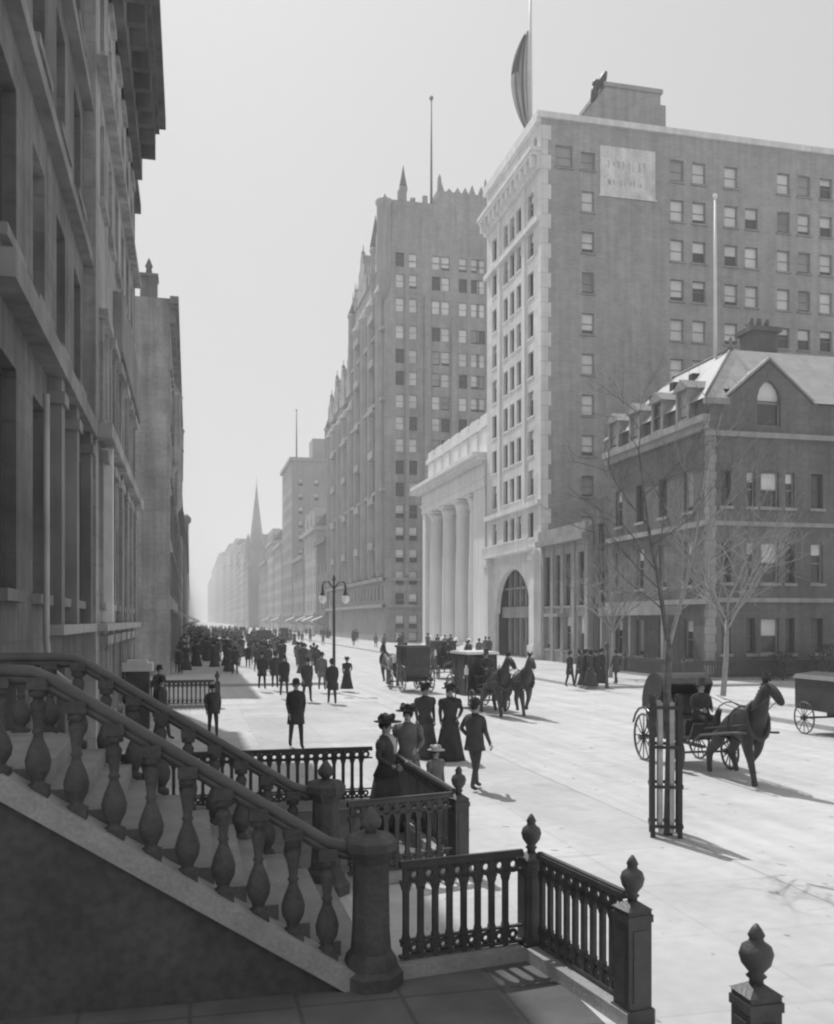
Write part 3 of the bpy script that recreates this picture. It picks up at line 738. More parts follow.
# mansion area railing + shrubs
e = iron_fence((26.2,47.0),(26.2,61.5),'dark iron railing in front of the mansion',[(0,'S'),(.5,'S'),(1,'S')])
e = iron_fence((26.2,46.9),(41,46.9),'dark iron railing along the side of the mansion',[(1,'S')])
def shrub(x,y,r,h,label):
    mb = MB()
    for i in range(420):
        t = random.random()*2*PI; q = (random.random())**.5; z = h*random.random()**.8; rr = r*q*(1-.5*(z/h)**2)*(.85+.3*random.random())
        c = Vector((x+rr*math.cos(t),y+rr*math.sin(t),z+.05)); a = Vector((random.gauss(0,1),random.gauss(0,1),random.gauss(0,1))).normalized()*.09; b_ = a.orthogonal().normalized()*.07
        mb.quad([c-a,c-b_,c+a,c+b_])
    T = Thing('shrub',(x,y,0),label,'shrub','shrubs by the mansion'); T.part('foliage', mb, hedge_m)
    s = MB(); 
    for i in range(5): s.tube((x,y,0),(x+random.uniform(-.4,.4)*r,y+random.uniform(-.4,.4)*r,h*.7),.03,.01,5)
    T.part('stem', s, bark_m)
shrub(31.6,46.0,1.0,1.5,'leafy shrub left of two at the mansion side railing')
shrub(34.3,45.8,1.3,1.9,'larger leafy shrub at the right edge of the mansion side')

# ================================================================= BANK
T = Thing('bank', (38,102,0), 'white marble bank with giant columns and heavy attic between tower and great hotel', 'building')
BY0,BY1 = 89.3,115.0; BX1 = 52
mb = MB()
wb = [(BY1-y,z,2.2,h,'dark') for y in (108.8,103,97.4) for z,h in ((2.5,4),(9,4.5))]
facade(T,mb,(BR+2.8,BY1),'-x',BY1-BY0,0,16.4,wb,depth=.4)
mb.box(BR,BR+2.79,BY0,93.2,0,16.4); mb.box(BR,BR+2.79,113.6,BY1,0,16.4)
shell(mb,BR+2.8,BX1,BY0,BY1,0,16.4,'w')
T.part('wall', mb, marble_m)
c = MB(); c.box(BR-.1,BX1,BY0-.1,BY1+.1,16.42,19.0); c.box(BR-.3,BX1,BY0-.3,BY1+.3,17.3,17.45); T.part('entablature', c, marble_m)
c = MB(); c.box(BR-1.3,BX1,BY0-.15,BY1+1.3,19.4,19.8); c.box(BR-.9,BX1,BY0-.12,BY1+.9,19.02,19.398)
a = BY0+.3
while a < BY1+.8: c.box(BR-.85,BR-.2,a-.15,a+.15,18.75,19.018); a += .7
T.part('cornice', c, marble_m)
c = MB(); c.box(BR+.6,BX1,BY0+.3,BY1-.4,19.8,23.0); c.box(BR+.35,BX1,BY0+.1,BY1-.2,22.6,23.1)
a = BY0+1.5
while a < BY1-1: c.box(BR+.45,BR+.598,a-1.0,a+1.0,20.0,22.5); c.box(BR+.4,BR+1.4,a-1.35,a+1.35,23.1,23.85); a += 3.6
c.box(BR+.5,BR+1.3,BY0+.3,BY1-.4,23.1,23.4); T.part('attic', c, marble_m)
for y in (111.6,105.9,100.2,95.2):
    cx = BR+.95; c = MB(); n=40; base=len(c.v)
    prof = [(.86,1.4),(.85,6),(.78,11),(.72,14.9)]
    for r,z in prof:
        for j in range(n):
            t=2*PI*j/n; g=1-.035*(.5+.5*math.cos(20*t)); c.v.append((cx+r*g*math.cos(t),y+r*g*math.sin(t),z))
    for i in range(3):
        for j in range(n):
            q_=(j+1)%n; c.f.append((base+i*n+j,base+i*n+q_,base+(i+1)*n+q_,base+(i+1)*n+j)); c.m.append(0); c.sm.append(True)
    col = T.part('column', c, marble_m)
    c = MB(); c.lathe(cx,y,[(.74,14.8),(.8,15.0),(.74,15.1),(.85,15.6),(1.05,16.1)],20); c.box(cx-.98,cx+.98,y-1.05,y+1.05,16.1,16.38); T.part('capital', c, marble_m, parent=col)
    c = MB(); c.lathe(cx,y,[(1.08,.95),(1.1,1.1),(.98,1.2),(.98,1.28),(.9,1.4)],20); c.box(cx-1.15,cx+1.15,y-1.15,y+1.15,.6,.94); T.part('column_base', c, marble_m, parent=col)
c = MB()
for i in range(4): c.box(BR-.9+i*.35,BR+2.9,BY0-.05,BY1+.1,.148*i+.002,.148*(i+1))
T.part('steps', c, marble_m)

# ================================================================= GREAT HOTEL
T = Thing('grand_hotel', (55,165,0), 'huge dark brick hotel with gables, turrets and hundreds of windows', 'building')
AY0,AY1,BYe = 138.5,166.0,197.0; AX1=110; AZ=57
mb = MB(); ws=[]
us = [399.8,413,436,445.5,463,475,481]
rowsz = [Zat(v,33,AY0) for v in (268,289,313,340,364,386,409,431,453,475,497,519,541,563,585,607,629,646)]
for z in rowsz:
    for u in us: ws.append((XatY(u,AY0)-BR, z, 1.3, 2.1, random.choice(['blind','full','full','full','curt','dark'])))
rest = facade(T,mb,(BR,AY0),'-y',AX1-BR,0,AZ+8.95,ws,limit=76)
wf=[]
for k in range(14):
    z = 6+3.35*k+.4
    for i in range(9): wf.append((1.8+i*3.0, z, 1.1, 2.0, random.choice(['half','blind','dark'])))
rest += facade(T,mb,(BR,AY1),'-x',AY1-AY0,0,AZ,[w for w in wf],limit=0)
wf=[]
for k in range(11):
    z = 6+3.35*k+.4
    for i in range(10): wf.append((1.8+i*3.0, z, 1.1, 2.0, random.choice(['half','blind','dark'])))
rest += facade(T,mb,(BR,BYe),'-x',BYe-AY1-.002,0,44,wf,limit=0)
wf=[(1.8+i*3.8,.8,1.8,3.6,'half') for i in range(8)]
stuff_windows(T,rest)
shell(mb,BR,AX1,AY0,AY1,0,AZ,'ws'); shell(mb,BR,AX1,AY1,BYe,0,44,'ws')
# shallow bays on the street front, arcades below
T.part('wall', mb, wald_m)
c = MB()
for z in (5.2,9.2,22.5,36,46.5):
    c.box(BR-.7,BR-.002,AY0-.4,BYe if z<44 else AY1,z,z+.5)
    if z < 10: c.box(BR-.4,AX1,AY0-.4,AY0-.002,z+.001,z+.4)
T.part('belt_course', c, waldT_m)
for y in (141,147.5,154,160.5,167.5,174,180.5,187,193.5):
    top = 55 if y < 166 else 43
    c = MB(); c.loft([(9.9,BR-.02,y,.9,1.5),(10.5,BR-.02,y,1.05,1.6),(top-3,BR-.02,y,1.05,1.6),(top-2.5,BR-.02,y,1.3,1.85),(top-.5,BR-.02,y,.3,.5)],10,smooth=False); T.part('bay', c, waldT_m)
# roofs
c = MB()
c.prism([(BR,AZ),(AX1,AZ),(AX1,AZ+6.5),(BR+3.2,AZ+6.5)],'y',AY0+.5,AY1)
c.prism([(BR,44),(AX1,44),(AX1,51),(BR+4,51)],'y',AY1+.01,BYe)
T.part('roof', c, slate_m)
def gable(y,w,z0,z1):
    c = MB(); x=BR-.25
    pts=[(y-w,z0),(y+w,z0),(y+w,z0+(z1-z0)*.35),(y+w*.7,z0+(z1-z0)*.4),(y+w*.7,z0+(z1-z0)*.65),(y+w*.35,z0+(z1-z0)*.72),(y+w*.3,z0+(z1-z0)*.92),(y,z1),(y-w*.3,z0+(z1-z0)*.92),(y-w*.35,z0+(z1-z0)*.72),(y-w*.7,z0+(z1-z0)*.65),(y-w*.7,z0+(z1-z0)*.4),(y-w,z0+(z1-z0)*.35)]
    c.prism(pts,'x',x,x+4); c.lathe(x+.3,y,[(.3,z1-.2),(.35,z1+.3),(.12,z1+.6),(.05,z1+1.6)],6); T.part('gable', c, waldT_m)
for y,w,z0,z1 in ((142.6,2.6,AZ,AZ+8.4),(157,4,AZ,AZ+7.6),(170,3,44,54),(178,3,44,51),(186,3,44,51),(193.5,2.6,44,49)): gable(y,w,z0,z1)
for k in range(13):
    y = AY0+1.5+k*2.15; c = MB(); h=1.6+.9*(k%2); c.box(BR-.2,BR+2.4,y-.55,y+.55,AZ+.1,AZ+h); c.prism([(y-.7,AZ+h),(y+.7,AZ+h),(y,AZ+h+1.5)],'x',BR-.3,BR+2.4); c.tube((BR-.2,y,AZ+h+1.4),(BR-.2,y,AZ+h+2.6),.09,.03,5); T.part('dormer', c, waldT_m)
for k in range(15):
    y = AY1+1.2+k*2.05; c = MB(); h=1.5+.8*(k%2); c.box(BR-.2,BR+2.2,y-.5,y+.5,44.1,44+h); c.prism([(y-.65,44+h),(y+.65,44+h),(y,45.4+h)],'x',BR-.3,BR+2.2); c.tube((BR-.2,y,45.3+h),(BR-.2,y,46.4+h),.09,.03,5); T.part('dormer', c, waldT_m)
for k in range(6):
    z = 14+k*7.0
    for y in (144,157,170.5,184):
        if y>166 and z>42: continue
        c = MB(); c.box(BR-1.3,BR-.01,y-2.2,y+2.2,z,z+.25); c.box(BR-1.3,BR-1.2,y-2.2,y+2.2,z+.25,z+1.1); T.part('balcony', c, waldT_m)
def turret(x,y,z0,z1,z2,r):
    c = MB(); c.lathe(x,y,[(r*.4,z0-3),(r,z0),(r,z1),(r*1.2,z1+.2),(r*1.2,z1+.7)],12)
    c.lathe(x,y,[(r*1.15,z1+.7),(r*.95,z1+(z2-z1)*.3),(r*.4,z1+(z2-z1)*.7),(.06,z2)],12,m=1); T.part('turret', c, [waldT_m,slate_m])
turret(BR-.1,AY0+.2,54,65,66.8,1.1); turret(BR+.2,147,55,61,67,.8); turret(BR-.1,AY1,46,56.5,60,.9); turret(BR-.1,BYe,36,42.5,45.5,.8); turret(BR+2.9,AY0+.6,62,67.5,71.5,.55)
# side parapet: row of little dormers and pinnacles seen against the sky
c = MB(); c.box(BR+.8,AX1,AY0+.36,AY0+1.4,AZ+.002,AZ+9)
x = BR+2
while x < 46:
    h_ = random.uniform(.5,1.6); c.box(x,x+.7,AY0-.02,AY0+.6,AZ+9,AZ+9+h_); x += random.uniform(1.2,2.2)
c.box(XatY(437,AY0),60,AY0+.01,AY0+14,AZ+6.8,AZ+11); 
x = XatY(438,AY0)
while x < 50:
    h_ = random.uniform(.5,1.5); c.prism([(x,AZ+11),(x+1,AZ+11),(x+.5,AZ+11+h_)],'y',AY0+.01,AY0+.9); x += random.uniform(1.1,1.8)
c.lathe(XatY(440,AY0),AY0+.3,[(.35,AZ+11),(.3,AZ+13),(.1,AZ+13.6)],8)
c.lathe(XatY(486,AY0),AY0+.3,[(.35,AZ+11),(.2,AZ+13),(.1,AZ+13.6)],8)
T.part('parapet', c, wald_m)
c = MB(); x_ = XatY(436,AY0)
for k_,(u_a,u_b) in enumerate(((405,408.5),(424,430),(451,456))):
    c.box(XatY(u_a,AY0),XatY(u_b,AY0),AY0-.5,AY0-.003,10,AZ-2-k_*3)
T.part('pier', c, wald_m)
Tp = Thing('flagpole', (XatY(433,AY0),AY0+1,AZ+6), 'tall thin dark flagpole on the great hotel roof', 'flagpole')
c = MB(); xx=XatY(433,AY0); c.tube((xx,AY0+1,AZ+6),(xx,AY0+1,82),.22,.1,8); Tp.part('pole', c, slate_m)
c = MB(); c.lathe(xx,AY0+1,[(.1,82),(.3,82.2),(.3,82.5),(.05,82.8)],8); Tp.part('ball', c, slate_m)

# ================================================================= FAR RIGHT ROW
def far_building(y0,y1,z,x0=BR,x1=60,m=far_b,label='',name='distant_building',top=None,win=True,rows=None,cat='building'):
    T = Thing(name,(x0+8,(y0+y1)/2,0),label,cat)
    mb = MB(); W = y1-y0; wr=[]; n=max(2,int(W/4.5)); nz=int((z-6)/4)
    for k in range(nz):
        for i in range(n): wr.append((W*(i+.5)/n, 5.5+4*k, 1.5, 2.4,'half'))
    rest = facade(T,mb,(x0,y1),'-x',W,0,z,wr,depth=.5,limit=0)
    ns=3; wr=[(2.5+i*4.5,5.5+4*k,1.3,2.2,'half') for k in range(nz) for i in range(5)]
    rest += facade(T,mb,(x0,y0),'-y',x1-x0,0,z,wr,depth=.5,limit=0)
    stuff_windows(T,rest)
    shell(mb,x0,x1,y0,y1,0,z,'ws'); T.part('wall',mb,m)
    c = MB(); c.box(x0-.7,x1,y0-.5,y1+.4,z,z+1.0); T.part('cornice',c,m)
    c = MB(); c.box(x0-.4,x0-.01,y0,y1,4.4,5.0); T.part('belt_course',c,m)
    if top: top(T,x0,x1,y0,y1,z,m)
    return T
def top_gable(T,x0,x1,y0,y1,z,m):
    c=MB(); c.prism([(x0-.2,z+1),(x0+16,z+1),(x0+8,z+9)],'y',y0,y1); T.part('roof',c,m)
def top_mansard(T,x0,x1,y0,y1,z,m):
    c=MB(); c.prism([(x0,z+1),(x1,z+1),(x1,z+5),(x0+3,z+5)],'y',y0+.3,y1-.3); T.part('roof',c,slate_m)
    for i in range(3):
        y=y0+(y1-y0)*(i+.5)/3; c=MB(); c.prism([(y-1.6,z+1),(y+1.6,z+1),(y+1.6,z+3.5),(y,z+5.6),(y-1.6,z+3.5)],'x',x0-.1,x0+3); T.part('dormer',c,m)
def top_box(T,x0,x1,y0,y1,z,m):
    c=MB(); c.box(x0+6,x0+11.5,y0+1,y0+9,z+1,z+6.8); T.part('penthouse',c,m)
far_building(199.5,216,20,m=far_c,label='low dark brick building just past the great hotel')
far_building(218,240,24,m=far_a,label='pale low building with mansard roof past the great hotel',top=top_mansard)
far_building(243,268,19,m=far_b,label='low grey building in front of the tall blank walled block')
Tt=far_building(271,300,48.6,x1=50,m=far_b,label='tall distant block with blank side wall, roof box and thin flagpole',name='distant_tower',top=top_box)
Tp = Thing('flagpole', (29.6,272,49.6), 'thin flagpole on the distant blank walled block', 'flagpole')
c = MB(); c.tube((29.6,272,49.6),(29.6,272,63),.25,.12,6); Tp.part('pole', c, slate_m)
c = MB(); c.lathe(29.6,272,[(.1,63),(.35,63.2),(.05,63.6)],6); Tp.part('ball', c, slate_m)
far_building(303,330,27,m=far_a,label='pale distant building with pitched roof before the church',top=top_gable)
far_building(333,360,30,m=far_a,label='pale distant building with dormers before the church',top=top_mansard)
far_building(362,396,25,m=far_b,label='grey distant building beside the church nave')
# church
Tc = Thing('church',(34,425,0),'distant church with slender needle spire above the row','church')
BR_=BR; BR=BR-3.6
c=MB(); c.box(BR,BR+7.5,417,425,0,34); c.box(BR-.5,BR+8,416.5,425.5,26,27); 
for dx in (0,7.5):
    for dy in (417,425): c.lathe(BR+dx,dy,[(.8,30),(.8,36),(.05,41)],6,smooth=False)
Tc.part('tower',c,far_b)
c=MB(); c.lathe(BR+3.75,421,[(3.9,34),(2.6,41),(1.5,50),(.7,57),(.1,63)],8,smooth=False); c.tube((BR+3.75,421,62),(BR+3.75,421,66),.12,.08,5); Tc.part('spire',c,far_b)
c=MB(); c.prism([(BR+4,0),(BR+26,0),(BR+26,18),(BR+15,30),(BR+4,18)],'y',400,440); Tc.part('nave',c,far_b); BR=BR_
specs=[(445,480,38,far_a,top_mansard),(483,520,33,far_b,None),(523,560,44,far_a,top_gable),(563,610,38,far_b,None),(613,650,50,far_a,top_mansard),(653,700,42,far_b,top_gable),(703,780,58,far_a,None),(783,850,48,far_b,top_gable),(853,960,58,far_a,None),(963,1100,66,far_b,top_mansard),(1105,1300,66,far_a,None),(1305,1600,60,far_b,None)]
lab=['pale block with dormers just past the church spire','grey lower block second past the church spire','pale gabled block third past the church spire','grey block fourth past the church spire','tall pale mansard block fifth past the church spire','grey gabled block sixth past the church spire','pale flat topped block seventh past the church spire','hazy gabled block eighth past the church spire','hazy pale block ninth past the church spire','hazy mansard block tenth past the church spire','faint block eleventh past the church spire','faintest block at the end of the right row']
for (a,b_,z,m_,tp),l in zip(specs,lab): far_building(a,b_,z,m=m_,label=l,top=tp)
lb=['hazy block past the ball finial on the left row','faint block at the far end of the left row']
for (a,b_,z),l in zip(((405,700,26),(705,1500,34)),lb):
    T=Thing('distant_building',(-8,(a+b_)/2,0),l,'building'); mb=MB(); rest=facade(T,mb,(-1.3,a),'+x',b_-a,0,z,[(5+i*9,4+4*k,1.8,2.6,'half') for i in range(int((b_-a)/9)-1) for k in range(5)],depth=.5,limit=0); shell(mb,-30,-1.3,a,b_,0,z,'e'); T.part('wall',mb,far_b); stuff_windows(T,rest)
    c=MB(); c.box(-1.3,-.5,a,b_,z-.6,z+.4); T.part('cornice',c,far_b)

# awnings
def awning(x,y,side,w,label,z=3.2):
    mb=MB(); dx = -2.6 if side=='r' else 2.6
    mb.prism([(x,z+1.1),(x+dx,z),(x+dx,z-.3),(x+dx*.98,z-.3),(x+dx*.98,z-.06),(x,z+1.0)],'y',y-w/2,y+w/2)
    o=part('awning',mb,canvas_m,None); tag(o,label,'awning','shop awnings along the avenue')
    f=MB(); 
    for s_ in (-1,1): f.tube((x+dx*.95,y+s_*w/2*.95,z-.1),(x,y+s_*w/2*.95,z-1.0),.04,.04,5)
    part('frame',f,iron_m,o)
for y,w in ((205,4),(222,5),(236,4),(262,5),(310,6),(350,6),(430,7),(520,8),(600,8)): awning(BR-.05,y,'r',w,'small pale shop awning far down the right side of the avenue')
for y,w in ((140,3),(170,4),(230,5),(290,6)): awning(-1.2,y,'l',w,'small pale shop awning far down the left side of the avenue')

# ================================================================= TREES
def twigs(mb, p, d, L, r, depth, m=0):
    if depth == 0 or L < .08: return
    n = 3; pts=[p]; q=p.copy(); dd=d.copy()
    for i in range(n):
        dd = (dd + Vector((random.gauss(0,.13),random.gauss(0,.13),random.gauss(.05,.08)))).normalized(); q = q+dd*(L/n); pts.append(q.copy())
    mb.path(pts,[r*(1-.45*i/n) for i in range(n+1)],5,m)
    for i in range(1,n+1):
        for _ in range(2 if i==n else 1):
            nd = (dd+Vector((random.gauss(0,.6),random.gauss(0,.6),random.gauss(.15,.4)))).normalized()
            twigs(mb, pts[i], nd, L*random.uniform(.5,.75), r*.5, depth-1, m)
def P3(u,v,X): 
    Y = YatX(u,X); return Vector((X,Y,Zat(v,X,Y)))
tx,ty = 7.1,13.3
def PT(u,v):                                 # a point in the upright plane through the trunk, facing the camera
    k=(u-417)/FPX; d=14.6; return Vector((d*(SA+CA*k), d*(CA-SA*k), EYE+d*(HZ-v)/FPX))
T = Thing('street_tree',(tx,ty,0),'young bare tree growing out of the slatted tree guard by the kerb','tree')
mb = MB(); b0=PT(668,835); b0.z=0
mb.path([b0,PT(670,740),PT(667,690),PT(669,655),PT(668,640)],[.075,.065,.06,.055,.05],8)
T.part('trunk', mb, bark_m)
mb = MB()
mb.path([PT(668,645),PT(663,610),PT(657,572),PT(648,525),PT(641,470)],[.042,.035,.03,.022,.012],6)
T.part('limb', mb, bark_m)
mb2 = MB(); mb2.path([PT(669,645),PT(678,612),PT(688,577),PT(697,530),PT(706,470)],[.04,.034,.028,.02,.01],6)
T.part('limb', mb2, barkp_m, label='pale right limb')
mb = MB()
for (u,v,du) in ((663,610,-1),(657,572,-1),(652,545,1),(648,525,-1),(644,495,1),(641,470,0),(660,590,-1),(655,560,.5)):
    p=PT(u,v); d=Vector((CA*du,-SA*du,1)).normalized(); twigs(mb,p,d,random.uniform(.7,1.15),.012,4)
T.part('twigs', mb, bark_m)
mb = MB()
for (u,v,du) in ((678,612,1),(688,577,1.3),(692,555,1),(697,530,1.2),(701,500,-.6),(706,470,.2),(683,595,1.2)):
    p=PT(u,v); d=Vector((CA*du,-SA*du,.9)).normalized(); twigs(mb,p,d,random.uniform(.8,1.3),.011,4)
T.part('twigs', mb, barkp_m)
for gx,gy,h_,l in ((22.5,37,9,'bare pale tree with thin spreading branches before the mansion side'),(23.5,50.5,8,'small bare tree on the far pavement in front of the mansion')):
    T = Thing('bare_tree',(gx,gy,0),l,'tree'); mb=MB(); p=Vector((gx,gy,0)); top=Vector((gx+.2,gy,h_*.4)); mb.path([p,p.lerp(top,.5)+Vector((.06,0,0)),top],[.13,.11,.08],7); T.part('trunk',mb,barkp_m)
    mb=MB()
    for i in range(10):
        t=i*2*PI/10+random.random(); twigs(mb,p.lerp(top,.75+.25*random.random()),Vector((math.cos(t)*.8,math.sin(t)*.8,1.0)).normalized(),h_*random.uniform(.25,.36),.05,4)
    T.part('branches',mb,barkp_m)
# tree guard
T = Thing('tree_guard',(tx,ty,0),'tall slatted guard box round the young tree at the kerb','tree guard')
e = T.e; ang=-.42; e.rotation_euler.z = ang
hw=.2
k=0
for sx,sy in ((-1,-1),(-1,1),(1,-1),(1,1)):
    c=MB(); c.box(sx*hw-.035,sx*hw+.035,sy*hw-.035,sy*hw+.035,0,2.15); part('post',c,guard_m,e)
for a,b_ in ((0,-1),(0,1),(-1,0),(1,0)):
    for s_ in (-.085,.085):
        c=MB(); cx,cy=(s_,b_*hw) if a==0 else (a*hw,s_)
        c.box(cx-(.034 if a==0 else .008),cx+(.034 if a==0 else .008),cy-(.008 if a==0 else .034),cy+(.008 if a==0 else .034),.08,2.05)
        part('slat',c,guardp_m,e)
for z in (.15,.75,1.35,1.95):
    c=MB(); 
    for s_ in (-1,1): c.box(-hw-.04,hw+.04,s_*(hw+.037),s_*(hw+.05),z,z+.05); c.box(s_*(hw+.037),s_*(hw+.05),-hw-.036,hw+.036,z,z+.05)
    part('band',c,guard_m,e)

# ================================================================= STREET LAMP + POSTS
lx,ly = ground(334,690)
T = Thing('street_lamp',(lx,ly,0),'twin globe street lamp standing at the kerb in the crowd','street lamp')
c=MB(); c.lathe(lx,ly,[(.22,0),(.22,.3),(.14,.4),(.12,.9),(.075,1.0),(.06,4.6),(.09,4.65),(.05,4.75),(.04,5.1),(.09,5.2),(.02,5.45)],10); T.part('pole',c,iron_m)
c=MB(); ux,uy=CA,-SA
for s_ in (-1,1):
    pts=[(lx,ly,4.75),(lx+ux*s_*.25,ly+uy*s_*.25,5.1),(lx+ux*s_*.46,ly+uy*s_*.46,5.1),(lx+ux*s_*.54,ly+uy*s_*.54,4.9),(lx+ux*s_*.54,ly+uy*s_*.54,4.6)]
    c.path(pts,.035,6)
T.part('arm',c,iron_m)
for s_ in (-1,1):
    gx,gy=lx+ux*s_*.54,ly+uy*s_*.54
    c=MB(); c.blob((gx,gy,4.28),.2,.2,.21,14); g=T.part('globe',c,globe_m)
    c=MB(); c.lathe(gx,gy,[(.13,4.47),(.1,4.54),(.07,4.6),(.05,4.95)],10); T.part('hood',c,iron_m,parent=g)
px,py = 19.45,42.2
T = Thing('bollard',(px,py,0),'thin dark hitching post on the far kerb left of the mansion','post'); c=MB(); c.lathe(px,py,[(.11,0),(.09,.2),(.07,.3),(.07,1.9)],8); T.part('shaft',c,iron_m); c=MB(); c.lathe(px,py,[(.07,1.9),(.11,2.0),(.11,2.1),(.02,2.25)],8); T.part('cap',c,iron_m)

# ================================================================= SKINNED FIGURES
def skin_mesh(name, V, E, Rr, mats, sub=2, assign=None, extra=None):
    me = bpy.data.meshes.new(name+'_s'); me.from_pydata(V,E,[]); ob = bpy.data.objects.new(name+'_s',me); COL.objects.link(ob)
    md = ob.modifiers.new('skin','SKIN'); md.use_smooth_shade=True; md.branch_smoothing=.5
    if not me.skin_vertices:
        bpy.context.view_layer.objects.active = ob
        bpy.ops.mesh.customdata_skin_add()
    sv = me.skin_vertices[0].data
    for i,r in enumerate(Rr):
        sv[i].radius = r if isinstance(r,tuple) else (r,r); sv[i].use_root = (i==0)
    s=ob.modifiers.new('sub','SUBSURF'); s.levels=sub; s.render_levels=sub
    dg = bpy.context.evaluated_depsgraph_get(); dg.update()
    out = bpy.data.meshes.new_from_object(ob.evaluated_get(dg)); out.name=name
    bpy.data.objects.remove(ob); bpy.data.meshes.remove(me)
    mb=MB(); mb.v=[tuple(v.co) for v in out.vertices]; 
    for p in out.polygons:
        mb.f.append(tuple(p.vertices)); mb.m.append(assign(p.center) if assign else 0); mb.sm.append(True)
    bpy.data.meshes.remove(out)
    if extra: extra(mb)
    return mb.mesh(name, mats)

def person_meshes(kind, cl, detail=True, hatm=None, step=.0, seated=False, arm='down', sub=1):
    """facing -Y; returns [(part name, mesh)], first the body"""
    s = step
    V=[(0,0,.95),(0,.0,1.1),(0,.005,1.3),(0,.01,1.43),(0,0,1.52),(0,-.01,1.6),(0,-.005,1.69)]
    Rr=[(.155,.11),(.14,.1),(.17,.115),(.1,.08),(.052,.055),(.078,.095),(.065,.08)]
    E=[(0,1),(1,2),(2,3),(3,4),(4,5),(5,6)]
    hands=[]
    for sx in (-1,1):
        k=len(V)
        if arm=='hip' and sx==1: pts=[(sx*.19,0,1.41),(sx*.3,.06,1.18),(sx*.2,-.06,1.02),(sx*.17,-.09,.98)]
        elif arm=='reins': pts=[(sx*.19,0,1.41),(sx*.24,-.02,1.16),(sx*.14,-.25,1.1),(sx*.11,-.33,1.1)]
        elif arm=='rail': pts=[(sx*.19,0,1.41),(sx*.27,.02,1.16),(sx*.24,-.2,1.04),(sx*.22,-.28,1.02)]
        else: 
            sw = s*.6*sx; pts=[(sx*.19,0,1.41),(sx*.235,.02+sw*.3,1.15),(sx*.225,-.04+sw,.92),(sx*.22,-.06+sw*1.1,.84)]
        V+=pts; Rr+=[.065,.05,.034,.032]; E+=[(3,k),(k,k+1),(k+1,k+2),(k+2,k+3)]; hands.append((Vector(pts[3]),(Vector(pts[3])-Vector(pts[2])).normalized()))
    for sx in (-1,1):
        k=len(V)
        if seated: pts=[(sx*.09,-.02,.93),(sx*.12,-.44,.95),(sx*.12,-.5,.52),(sx*.12,-.64,.48)]
        else: pts=[(sx*.09,0,.88),(sx*.1,-s*sx*.45-.02,.5),(sx*.1,-s*sx*.9+.02,.09),(sx*.11,-s*sx*.9-.13,.045)]
        V+=pts; Rr+=[.095,.065,.045,.038]; E+=[(0,k),(k,k+1),(k+1,k+2),(k+2,k+3)]
    hp=[h[0] for h in hands]
    def assign(c):
        if c.z>1.5: return 1
        if min((c-h).length for h in hp)<.07: return 1
        return 0
    def extra(mb):
        if not detail: return
        mb.blob((0,-.105,1.595),.014,.022,.022,8,1)                                  # nose
        for sx in (-1,1): mb.blob((sx*.08,.005,1.6),.012,.02,.03,8,1); mb.blob((sx*.03,-.09,1.615),.012,.008,.008,8,2)
        mb.blob((0,-.093,1.555),.024,.008,.007,8,2)                                  # mouth
        for (p,d),sx in zip(hands,(-1,1)):
            a=d.cross(Vector((1,0,0)))
            if a.length<.1: a=d.orthogonal()
            a.normalize()
            for i in range(4):
                q=p+a*(.022*(i-1.5))+d*.02; L=(.06,.072,.068,.052)[i]; b_=q+d*L*.6; mb.path([q,b_,b_+(d*L*.4+Vector((-sx*.012,-.01,0)))],[.011,.0095,.007],5,1)
            mb.path([p+a*.03,p+a*.055+d*.02,p+a*.06+d*.05],[.012,.01,.008],5,1)
    out=[('person',skin_mesh('body',V,E,Rr,[cl,skin_m,hair_m],sub,assign,extra))]
    if kind in ('man','boy','driver'):
        c=MB()
        if not seated:
            c.loft([((.78 if arm=='hip' else .62) if kind=='man' else .8,0,.01,.23,.16+abs(s)*.12),(.9,0,.01,.205,.155),(1.1,0,.005,.18,.135),(1.3,0,.01,.225,.15),(1.41,0,.01,.225,.125),(1.47,0,.01,.1,.085)],16,fold=.03,nf=5)
        else: c.loft([(.86,0,-.05,.23,.2),(1.1,0,.005,.19,.145),(1.3,0,.01,.225,.15),(1.41,0,.01,.22,.125),(1.47,0,.01,.1,.085)],16)
        out.append(('coat',c.mesh('coat',cl)))
        h=MB()
        if kind=='boy': h.lathe(0,-.01,[(.1,1.63),(.13,1.66),(.125,1.71),(.05,1.75)],12); h.box(-.06,.06,-.17,-.08,1.645,1.66)
        elif kind=='driver': h.lathe(0,0,[(.15,1.655),(.15,1.665),(.095,1.67),(.1,1.84),(.02,1.845)],14)
        else: h.lathe(0,0,[(.145,1.65),(.155,1.665),(.1,1.67),(.1,1.73),(.075,1.79),(.02,1.81)],14)
        out.append(('hat',h.mesh('hat',hatm or cloth_m)))
        h=MB(); h.blob((0,.022,1.625),.083,.09,.075,12); out.append(('hair',h.mesh('hair',hair_m)))
    elif kind in ('woman','girl'):
        c=MB(); c.loft([(.015,0,.03,.36,.38),(.15,0,.02,.33,.34),(.5,0,.01,.26,.25),(.85,0,.005,.2,.19),(1.03,0,0,.135,.11),(1.06,0,0,.13,.105)],28,fold=.09,nf=9); out.append(('skirt',c.mesh('skirt',cl)))
        c=MB(); c.loft([(.84,0,.01,.235,.2),(1.04,0,0,.15,.125),(1.2,0,-.01,.185,.15),(1.33,0,-.005,.22,.15),(1.42,0,0,.21,.12),(1.49,0,0,.065,.065)],16,fold=.03,nf=7)
        for sx in (-1,1): c.blob((sx*.215,0,1.34),.075,.085,.12,10)
        out.append(('jacket',c.mesh('jacket',cl)))
        h=MB(); h.blob((0,.03,1.64),.1,.11,.085,12); out.append(('hair',h.mesh('hair',hair_m)))
